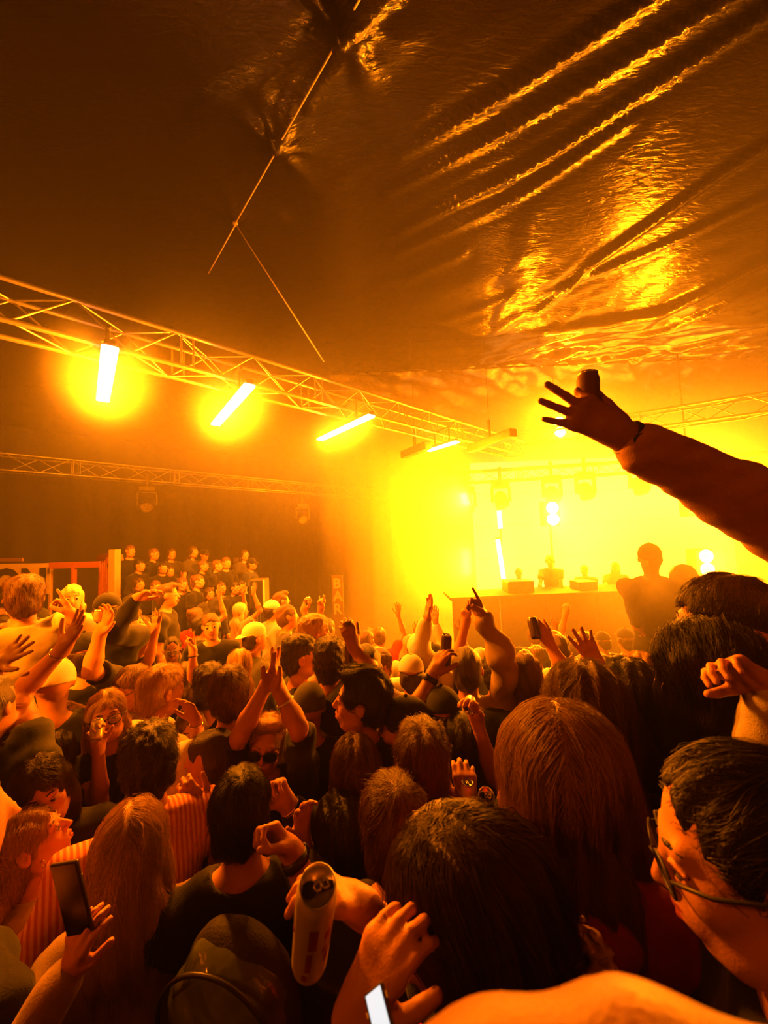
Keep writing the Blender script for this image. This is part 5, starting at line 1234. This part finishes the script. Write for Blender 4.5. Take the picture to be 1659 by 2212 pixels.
# phones
def phone(label, cx, u, v, w=0.072, h=0.150, lit=None):
    u = Vector(u).normalized(); v = Vector(v); v = (v-u*u.dot(v)).normalized(); n = u.cross(v)
    q = Matrix((u, v, n)).transposed().to_4x4(); q.translation = (0, 0, 0)
    root = empty('smartphone', cx, label, 'phone')
    bm = bmesh.new(); bm_box(bm, (-w/2, -h/2, -0.004), (w/2, h/2, 0.004), 0.003, q); obj_bm('body', bm, mat('phone_case', (0.12, 0.08, 0.05), 0.3, 0.4), root)
    bm = bmesh.new(); bm_box(bm, (-w/2+0.003, -h/2+0.003, 0.0035), (w/2-0.003, h/2-0.003, 0.0046), 0.0, q); obj_bm('screen', bm, lit or mat('screen_glass', (0.006, 0.005, 0.005), 0.12), root)
    bm = bmesh.new(); bm_box(bm, (w/2-0.0005, h*0.18, -0.002), (w/2+0.0015, h*0.30, 0.002), 0.0, q); bm_box(bm, (-w/2-0.0015, h*0.1, -0.002), (-w/2+0.0005, h*0.2, 0.002), 0.0, q); obj_bm('side_button', bm, M_alu, root)
    return root
TL, TR, BL = P(146, 1868, 0.80), P(205, 1858, 0.80), P(110, 2020, 0.82)
phone('dark phone held upright by the long haired blonde girl at the lower left', (TR+BL)/2, TR-TL, TL-BL, (TR-TL).length*1.0, (TL-BL).length)
M_plit = mat('lit_phone_screen', (0.5, 0.5, 0.5), 0.2, emit=(0.75, 0.95, 1.0), es=0.9)
p0 = P(822, 2196, 0.42)
phone('small phone with a white lit screen at the bottom, in the front girl\'s hands', p0, (0.8, 0.1, 0.45), (-0.2, 0.75, 0.5), 0.024, 0.042, M_plit)
# backpack with clear panel
c = P(512, 2150, 0.93)
bk = empty('backpack', c, 'dark rounded backpack with a clear olive tinted top pocket on the black t-shirt man', 'bag', None, math.radians(-14))
F = Field((-0.22, -0.16, -0.35), (0.22, 0.14, 0.26), 0.008)
F.ell((0, 0.0, -0.08), (0.165, 0.085, 0.24), 0.02); F.ell((0, -0.05, -0.16), (0.135, 0.06, 0.14), 0.02); F.perturb(lambda x, y, z: wr((x, y, z), 0.004, 40))
v, f = F.mesh(); obj_np('body', v, f, mat('backpack_cloth', (0.035, 0.028, 0.02), 0.7, bump=0.3, bump_scale=200), bk)
F = Field((-0.22, -0.2, -0.1), (0.22, 0.1, 0.24), 0.006)
F.ell((0, -0.02, -0.03), (0.150, 0.088, 0.175), 0.02); F.keep((0, 0, -1), 0.02); F.perturb(lambda x, y, z: wr((x, y, z), 0.006, 70))
v, f = F.mesh(); obj_np('clear_pocket', v, f, mat('olive_vinyl', (0.13, 0.15, 0.035), 0.12, spec=0.8, noise_amt=0.6, noise_scale=9, bump=0.8, bump_scale=9), bk)
bm = bmesh.new(); bm_sweep(bm, [Vector((0.151*math.cos(PI*i/24), -0.070-0.022*math.sin(PI*i/24), -0.03+0.168*math.sin(PI*i/24))) for i in range(25)], 0.005, 8); obj_bm('zip_piping', bm, M_watch, bk, True)
bm = bmesh.new(); bm_sweep(bm, [Vector((0.145*math.cos(PI*i/24), -0.095-0.02*math.sin(PI*i/24), -0.10+0.10*math.sin(PI*i/24))) for i in range(25)], 0.007, 8); obj_bm('pocket_seam', bm, mat('seam', (0.5, 0.35, 0.12), 0.3), bk, True)
# scrunchie
c = P(1262, 2078, 0.57); rt = empty('hair_scrunchie', c, 'crumpled pale satin scrunchie in the front girl\'s ponytail', 'hair tie')
F = Field((-0.06, -0.06, -0.06), (0.06, 0.06, 0.06), 0.003); axv = (P(1262, 2078, 0.57)-P(1200, 1990, 0.52)).normalized(); mt, _ = frame_to(Vector(), axv); q3 = mt.to_3x3()
for i in range(16):
    a = 2*PI*i/16; p = q3 @ Vector((0.024*math.cos(a), 0.024*math.sin(a), 0.006*math.sin(a*5))); a2 = 2*PI*(i+1)/16; p2 = q3 @ Vector((0.024*math.cos(a2), 0.024*math.sin(a2), 0.006*math.sin(a2*5)))
    F.cap(p, p2, 0.009+0.008*(i % 2), 0.009+0.008*((i+1) % 2), 0.003)
F.perturb(lambda x, y, z: 0.004*np.sin(300*x+3*np.sin(190*z))+0.003*np.sin(340*z+220*y))
v, f = F.mesh(); obj_np('cloth', v, f, mat('satin', (0.62, 0.42, 0.22), 0.3, spec=0.7), rt)
# ponytail below the scrunchie
# earrings
for (x_, y_, d_, r_) in ((1449, 1462, 0.93, 0.018), (1452, 1488, 0.93, 0.022), (94, 1866, 1.16, 0.010)):
    c = P(x_, y_, d_); o = ring('hoop_earring', None, c, (0.3, 1, 0.1), r_, 0.0012, M_gold)
    tag(o, {1462: 'upper gold hoop earring beside the long curly hair', 1488: 'lower wider gold hoop earring beside the long curly hair', 1866: 'tiny gold hoop earring of the upward gazing girl at the left'}[y_], 'earring')

# ================================================================== left side: fence, banner, bleacher, speaker, tall sign
fz_ = -0.1
def plank(parent, name, a, b, w, t, m, up=Vector((0, 0, 1))):
    a = Vector(a); b = Vector(b); d = (b-a).normalized(); s_ = d.cross(up).normalized() if abs(d.dot(up)) < 0.95 else Vector((0, 1, 0)); u_ = s_.cross(d)
    q = Matrix((s_, u_, d)).transposed().to_4x4(); q.translation = a
    bm = bmesh.new(); bm_box(bm, (-t/2, -w/2, 0), (t/2, w/2, (b-a).length), 0.004, q); return obj_bm(name, bm, m, parent)
fr = empty('timber_railing', P(236, 1300, 6.0)*1.0, 'orange red timber railing with a tall pale corner post behind the left crowd', 'railing')
O = fr.location.copy()
def L(px, py, d): return P(px, py, d)-O
zb = floor_z(-4.5, 6.0)-O.z
pt_ = L(248, 1187, 5.9); plank(fr, 'post', (pt_.x, pt_.y, zb), pt_, 0.135, 0.10, M_wood, Vector((0, 1, 0)))
plank(fr, 'rail', L(108, 1222, 6.2), L(216, 1219, 6.2), 0.10, 0.05, M_redwood)
plank(fr, 'cross_piece', L(232, 1212, 6.0), L(264, 1204, 6.0), 0.10, 0.06, M_redwood)
p1 = L(160, 1227, 6.2); plank(fr, 'baluster', (p1.x, p1.y, zb), p1, 0.08, 0.04, M_redwood, Vector((0, 1, 0)))
for k in range(5):
    p1 = L(216+k*4.6, 1204+k*-0.5, 6.55-k*0.12); plank(fr, 'slat', (p1.x, p1.y, zb), p1, 0.035, 0.03, M_redwood, Vector((0, 1, 0)))
plank(fr, 'rail', L(212, 1206, 6.6), L(240, 1200, 6.0), 0.10, 0.05, M_redwood)
bn = empty('banner', P(50, 1290, 6.3), 'pale banner with huge black letters at the left edge', 'banner')
O2 = bn.location.copy()
a1, a2 = P(-60, 1222, 6.3), P(108, 1219, 6.3); hgt = 0.50; M_ban = mat('banner_cloth', (0.60, 0.45, 0.26), 0.8); M_ink = mat('banner_ink', (0.015, 0.012, 0.01), 0.8)
ux = (a2-a1).normalized(); q = Matrix((ux, Vector((0, 1, 0)), Vector((0, 0, 1)))).transposed().to_4x4(); q.translation = a2-O2
bm = bmesh.new(); bm_box(bm, (-1.32, 0.0, -hgt), (0, 0.02, 0.02), 0.003, q); obj_bm('cloth', bm, M_ban, bn)
def letter(ch, size, m, parent, mtx, bold=0.02, name='letter', ext=0.004):
    cu = bpy.data.curves.new(name, 'FONT'); cu.body = ch; cu.size = size; cu.extrude = ext; cu.offset = bold; cu.resolution_u = 3
    tmp = bpy.data.objects.new('tmp', cu); COL.objects.link(tmp); dg = bpy.context.evaluated_depsgraph_get()
    me = bpy.data.meshes.new_from_object(tmp.evaluated_get(dg)); bpy.data.objects.remove(tmp); me.materials.clear(); me.materials.append(m)
    o = bpy.data.objects.new(name, me); COL.objects.link(o); o.parent = parent; o.matrix_local = mtx; return o
RX = Matrix.Rotation(PI/2, 4, 'X')
letter('O', 0.56, M_ink, bn, q @ Matrix.Translation((-0.97, -0.006, -0.47)) @ RX, 0.03)
letter('N', 0.56, M_ink, bn, q @ Matrix.Translation((-0.49, -0.006, -0.47)) @ RX, 0.03)
plank(bn, 'board', P(-60, 1210, 6.4)-O2, P(50, 1209, 6.4)-O2, 0.06, 0.03, mat('dull_board', (0.2, 0.1, 0.05), 0.8))
for xx in (-1.28, -0.02):
    p1 = q @ Vector((xx, 0.02, 0)); plank(bn, 'post', (p1.x, p1.y+0.02, floor_z(-5, 6)-O2.z), (p1.x, p1.y+0.02, p1.z), 0.05, 0.04, M_wood, Vector((0, 1, 0)))
# bleacher steps
bl = empty('bleacher', Vector((-3.6, 6.2, floor_z(-3.6, 6.2))), 'dark stepped platform that lifts the people at the back left', 'platform')
BZ = floor_z(-3.6, 6.2)
for k, (y0, y1, z) in enumerate(((5.55, 6.2, 0.10), (6.2, 6.9, 0.42), (6.9, 7.6, 0.50))):
    bm = bmesh.new(); bm_box(bm, (-1.5, y0-6.2+0.0, 0), (1.55, y1-6.2-0.003, z-BZ), 0.01); obj_bm('step', bm, M_stage, bl)
# speaker cabinet at the bleacher's end
p = P(560, 1305, 6.0); sp = empty('loudspeaker', Vector((p.x, p.y, floor_z(p.x, p.y))), 'upright loudspeaker cabinet with a bright edge beside the bleacher crowd', 'speaker')
zt = P(560, 1250, 6.0).z-floor_z(p.x, p.y)
bm = bmesh.new(); bm_box(bm, (-0.11, -0.12, zt-0.44), (0.12, 0.15, zt), 0.012); obj_bm('cabinet', bm, mat('speaker_paint', (0.10, 0.07, 0.05), 0.5), sp)
bm = bmesh.new(); bm_box(bm, (0.105, -0.125, zt-0.43), (0.125, -0.11, zt-0.01), 0.002); obj_bm('edge_trim', bm, mat('light_trim', (0.85, 0.75, 0.5), 0.4), sp)
bm = bmesh.new(); bm_box(bm, (-0.095, -0.128, zt-0.42), (0.09, -0.119, zt-0.02), 0.004); obj_bm('grille', bm, M_black, sp)
bm = bmesh.new(); bm_tube(bm, (0, 0, 0), (0, 0, zt-0.43), 0.02, 10); bm_tube(bm, (-0.3, 0.1, 0.01), (0, 0, 0.5), 0.012, 8); bm_tube(bm, (0.3, 0.1, 0.01), (0, 0, 0.5), 0.012, 8); bm_tube(bm, (0, -0.3, 0.01), (0, 0, 0.5), 0.012, 8); obj_bm('stand', bm, M_black, sp)
# tall vertical letter sign
p = P(731, 1345, 8.0); sg = empty('letter_sign', Vector((p.x, p.y, floor_z(p.x, p.y))), 'tall narrow sign with stacked dull yellow block letters left of the tower', 'sign')
zt = P(727, 1243, 8.0).z-floor_z(p.x, p.y); M_sl = mat('sign_letter', (0.42, 0.32, 0.14), 0.6)
bm = bmesh.new(); bm_box(bm, (-0.12, 0.0, 0), (0.12, 0.04, zt), 0.01); obj_bm('board', bm, mat('sign_board', (0.12, 0.07, 0.04), 0.7), sg)
for k, ch in enumerate('BAR'):
    letter(ch, 0.30, M_sl, sg, Matrix.Translation((-0.095, -0.008, zt-0.27-0.27*k)) @ RX, 0.008)
# small lamp glints between the raised hands (phone torch)
c = P(317, 1288, 2.6); o = empty('phone_torch', c, 'small white phone torch light under the black sleeved raised hand', 'phone')
bm = bmesh.new(); bm_box(bm, (-0.035, 0.0, -0.13), (0.035, 0.008, 0.012), 0.003); obj_bm('body', bm, M_black, o)
bm = bmesh.new(); bmesh.ops.create_icosphere(bm, subdivisions=2, radius=0.011); obj_bm('torch', bm, mat('torch', (1, 1, 1), 0.5, emit=(3, 3, 3), es=1.0), o)

# ================================================================== performers and crew against the glow
for k, (x_, y_, d_, yw, lb, hr, ht) in enumerate(((1188, 1213, 7.9, 175, 'performer with headphones at the middle of the booth, dark against the glow', 'short', None), (1262, 1232, 8.2, 160, 'smaller performer right of the one with headphones', 'short', None), (1330, 1226, 8.0, 190, 'performer by the right end of the booth', 'long', None), (1120, 1238, 8.3, 170, 'performer at the left end of the booth behind the mixer', 'short', None))):
    g = person(lb, (x_, y_), d_, yw, 0, -12, hair=hr, hc='black', sk=2, top=('tee', 'black', 0.6), h=0.014, hand_h=0.008, floor=deckz, seed=90+k, arms=(A(P(x_+26, 1283, d_-0.35), (0, -0.9, -0.3), (0, 0, -1)), A(P(x_-24, 1283, d_-0.35), (0, -0.9, -0.3), (0, 0, -1))))
    if k == 0:
        bm = bmesh.new()
        for sx in (-1, 1): bm_lathe(bm, [(0, 0.015), (0.032, 0.012), (0.034, -0.012), (0, -0.015)], 16, g.up @ Matrix.Translation(head_pt(g, sx*0.088, 0, 0)) @ Matrix.Rotation(PI/2, 4, 'Y'))
        bm_sweep(bm, [g.up @ head_pt(g, 0.092*math.cos(PI*i/16), -0.01, 0.005+0.138*math.sin(PI*i/16)) for i in range(17)], 0.008, 6)
        obj_bm('headphones', bm, M_black, g.root, True)
rz = 0.42; c1 = P(1440, 1300, 3.0)
bm = bmesh.new(); bm_box(bm, (c1.x-0.55, 2.75, floor_z(c1.x, 3)), (c1.x+0.6, 3.5, rz), 0.02); o = obj_bm('crew_riser', bm, M_stage); tag(o, 'dark riser the two crew members stand on, hidden by the crowd', 'platform')
g = person('capped crew member standing high against the glow, hand on hip', (1404, 1208), 2.95, 176, 0, -4, hair='short', hc='black', sk=2, hat=('black', 'front'), top=('hood', 'black', 1.9), floor=rz, s=0.98, bot='black', arms=(A((1452, 1345, 2.95), (1436, 1352, 2.95), (0, 0.5, -0.5), 'fist', e=(1478, 1290, 2.98)), A((1375, 1352, 2.95), (1385, 1360, 2.95), (0, 0.5, -0.5), 'fist', e=(1366, 1290, 2.98))), seed=95)
g = person('second crew member bending beside the capped one, broad rounded back', (1476, 1252), 3.1, 120, 0, -30, hair='short', hc='black', sk=2, top=('hood', 'black', 1.9), floor=rz, s=0.98, lean=(0.0, 0.10), wide=1.15, bot='black', arms=(A((1470, 1370, 3.1), (0, -0.2, -1), (1, 0, 0)), A((1530, 1360, 3.1), (0, -0.2, -1), (-1, 0, 0), e=(1535, 1300, 3.1))), seed=96)
# ================================================================== the rest of the crowd: prototypes, then copies of the thing and each of its parts
def tree_copy(root, loc, rz, sc=1.0):
    r = root.copy(); COL.objects.link(r); r.location = loc; r.rotation_euler = (0, 0, rz); r.scale = (sc, sc, sc)
    out = {}
    for ch in list(root.children):
        c = ch.copy(); COL.objects.link(c); c.parent = r; out[ch.name.split('.')[0]] = c
        for gch in ch.children:
            d = gch.copy(); COL.objects.link(d); d.parent = c
    return r, out
SPEC = [  # hair, colour, woman, top, arms kind, hat, words
 ('short', 'brown', False, ('tee', 'black', 0.55), None, None, 'brown haired man in black t-shirt'),
 ('long', 'dark', True, ('tee', 'charcoal', 0.5), None, None, 'long dark haired woman in charcoal'),
 ('messy', 'darkblonde', False, ('shirt', 'cream', 1.8), 'up', None, 'tousled man in cream, arm up'),
 ('bob', 'blonde', True, ('tank', 'white', 0), None, None, 'bobbed blonde woman in white'),
 ('curly', 'black', False, ('tee', 'black', 0.6), 'point', None, 'curly haired man pointing up'),
 ('long', 'blonde', True, ('tee', 'tan', 0.5), 'two', None, 'long haired blonde, hands up'),
 ('short', 'dark', False, ('tee', 'grey', 0.6), None, ('white', 'front'), 'man in white cap'),
 ('short', 'black', False, ('hood', 'black', 1.9), None, None, 'black haired man in dark jacket'),
 ('bun', 'brown', True, ('tee', 'red', 0.5), 'open', None, 'brown haired woman in red, palm raised'),
 ('quiff', 'brown', False, ('tee', 'white', 0.6), None, None, 'swept haired man in white t-shirt'),
 ('ponytail', 'dark', True, ('tank', 'black', 0), 'horns', None, 'ponytailed woman making horns sign'),
 ('short', 'dark', False, ('tee', 'navy', 0.6), None, ('black', 'front'), 'man in black cap and navy'),
]
AK = {None: (None, None), 'up': (None, dict(o=(0.24, 0.16, 1.90), f=(0, 0.1, 1), n=(0, 1, 0), style='flat')), 'point': (dict(o=(-0.20, 0.12, 1.93), f=(0.1, 0.1, 1), n=(0, 1, 0), style='point'), None),
      'two': (dict(o=(-0.22, 0.15, 1.86), f=(0, 0.2, 1), n=(0.3, 1, 0), style='open'), dict(o=(0.24, 0.10, 1.90), f=(0.1, 0.1, 1), n=(-0.3, 1, 0), style='open')), 'open': (None, dict(o=(0.22, 0.18, 1.88), f=(0, 0, 1), n=(0, 1, 0), style='open')), 'horns': (dict(o=(-0.22, 0.15, 1.85), f=(0, 0.1, 1), n=(0, 1, 0), style='horns'), None)}
taken = [(o.location.x, o.location.y) for o in bpy.data.objects if o.name.startswith('person')]
def place(name, x, y, face, z=None):
    z = floor_z(x, y) if z is None else z
    return Vector((x, y, z)), math.atan2(-(face[0]-x), face[1]-y)
def proto(k, x, y, facing, z=None, face=False, hpit=0.0):
    hair, hc, w, top, ak, hat, words_ = SPEC[k]
    loc, rz = place('', x, y, facing, z); s = 0.95 if w else 1.0
    Rz = Matrix.Rotation(rz, 3, 'Z')
    arms = []
    for a in AK[ak]:
        arms.append(None if a is None else dict(w=loc+Rz@(Vector(a['o'])*s), f=tuple(Rz@Vector(a['f'])), n=tuple(Rz@Vector(a['n'])), style=a['style'], hint=tuple(Rz@Vector((0.5 if a['o'][0] > 0 else -0.5, 0.6, -0.6)))))
    hw = loc+Rz@Vector((0, 0.017*s, 1.647*s))
    g = person(words_, hw, 0, math.degrees(rz), 0, hpit, hair=hair, hc=hc, w=w, sk=(k*7) % 3, top=top, hat=hat, arms=tuple(arms), s=s, h=0.015, hand_h=0.007, hair_h=0.011, hf=0.008 if face else 0.010, floor=loc.z, seed=k, tie=None)
    return g.root
R_ = random.Random(11)
cells = []
y = 2.35
while y < 6.3:
    x = -1.06*y-0.1; off = R_.random()*0.3
    x += off
    while x < 1.06*y+0.1:
        cells.append((x+R_.uniform(-0.09, 0.09), y+R_.uniform(-0.12, 0.12))); x += 0.46
    y += 0.44
spots = []
for (x, y) in cells:
    if y > 4.9 and x > -0.9: continue
    if y > 5.35 and -5.2 < x: continue
    if y > 5.5: continue
    if 1.6 < x < 3.0 and 2.5 < y < 3.7: continue
    if min((math.hypot(x-a, y-b) for a, b in taken+spots), default=9) < 0.40: continue
    spots.append((x, y))
spots.sort(key=lambda p: p[1])
print('fill spots', len(spots))
protos = {}
def where(x, y):
    a = 'near the fence' if x < -3.2 else ('before the platform' if x < -1.9 else ('before the sign' if x < -0.8 else ('below the tower' if x < 0.5 else ('before the booth' if x < 2.6 else 'far right'))))
    b = 'far back' if y > 3.9 else ('midway back' if y > 3.0 else 'mid crowd')
    return b+' '+a
cnt = {}
for i, (x, y) in enumerate(spots):
    k = (i*5+R_.randint(0, 2)) % len(SPEC)
    if SPEC[k][4] and R_.random() < 0.35: k = (k+1) % len(SPEC)
    fx, fy = 4.0+R_.uniform(-1.5, 1.5), 10.0
    if k not in protos:
        root = proto(k, x, y, (fx, fy)); protos[k] = root
    else:
        loc, rz = place('', x, y, (fx, fy)); root, parts = tree_copy(protos[k], loc, rz+R_.uniform(-0.5, 0.5), R_.uniform(0.95, 1.05))
    root['label'] = SPEC[k][6]+', '+where(x, y); cnt.setdefault(root['label'], []).append(root)
# people on the stepped platform, faces turned towards the stage and the camera
PL = [(280, 1190, 7.1), (330, 1197, 7.1), (369, 1196, 7.1), (414, 1192, 7.1), (440, 1199, 7.2), (300, 1222, 6.55), (351, 1237, 6.5), (366, 1234, 6.6), (437, 1223, 6.55), (467, 1235, 6.5), (487, 1216, 6.6), (511, 1217, 7.1), (526, 1198, 7.1), (542, 1236, 6.5), (520, 1267, 5.9), (506, 1292, 5.85), (451, 1294, 5.85), (425, 1256, 5.9), (392, 1262, 5.9), (335, 1268, 5.9), (298, 1262, 5.95), (476, 1270, 5.95)]
pp = {}
for i, (px, py, d) in enumerate(PL):
    Hw = P(px, py, d); k = (i*5+i//3) % 6
    ks = [0, 1, 7, 11, 1, 0][k]
    zf = 0.50 if d > 6.9 else (0.42 if d > 6.2 else 0.10)
    f_ = (Hw.x+3.0, Hw.y-0.9+R_.uniform(-1.5, 1.5))
    s = (Hw.z-zf)/1.647
    if ks not in pp: 
        root = proto(ks, Hw.x, Hw.y, f_, zf, face=True, hpit=-4); pp[ks] = root; root['sc0'] = 1.0
        w = SPEC[ks][2]; root.scale = (1, 1, 1)
        root.scale = (s/(0.95 if w else 1),)*3 if 0.8 < s < 1.25 else (1, 1, 1); del root['sc0']
    else:
        w = SPEC[ks][2]; sc = min(max(s/(0.95 if w else 1), 0.85), 1.15)
        loc, rz = place('', Hw.x, Hw.y, f_, zf); root, _ = tree_copy(pp[ks], loc, rz, sc)
    root.location.z = zf
    row = 'top' if d > 6.9 else ('middle' if d > 6.2 else 'lowest')
    nm = ['first', 'second', 'third', 'fourth', 'fifth', 'sixth', 'seventh', 'eighth']
    same = [q for q in PL if (q[2] > 6.9) == (d > 6.9) and (q[2] > 6.2) == (d > 6.2)]; same.sort(); j = same.index((px, py, d))
    root['label'] = SPEC[ks][6]+', %s from post, %s platform row' % (nm[j], row); root['group'] = 'people on the stepped platform'
    if 'grp' in root: del root['grp']
for lb, rs in cnt.items():
    if len(rs) > 1:
        rs.sort(key=lambda r: r.location.x/r.location.y)
        for n_, r in enumerate(rs): 
            r['group'] = 'crowd: '+lb[:90]
            r['label'] = lb+', '+(('left of two', 'right of two') if len(rs) == 2 else ('leftmost', 'second from left', 'third from left', 'fourth from left', 'fifth from left', 'sixth from left')[:len(rs)-1]+('rightmost',))[n_]
    else: rs[0]['group'] = 'crowd in front of the stage'
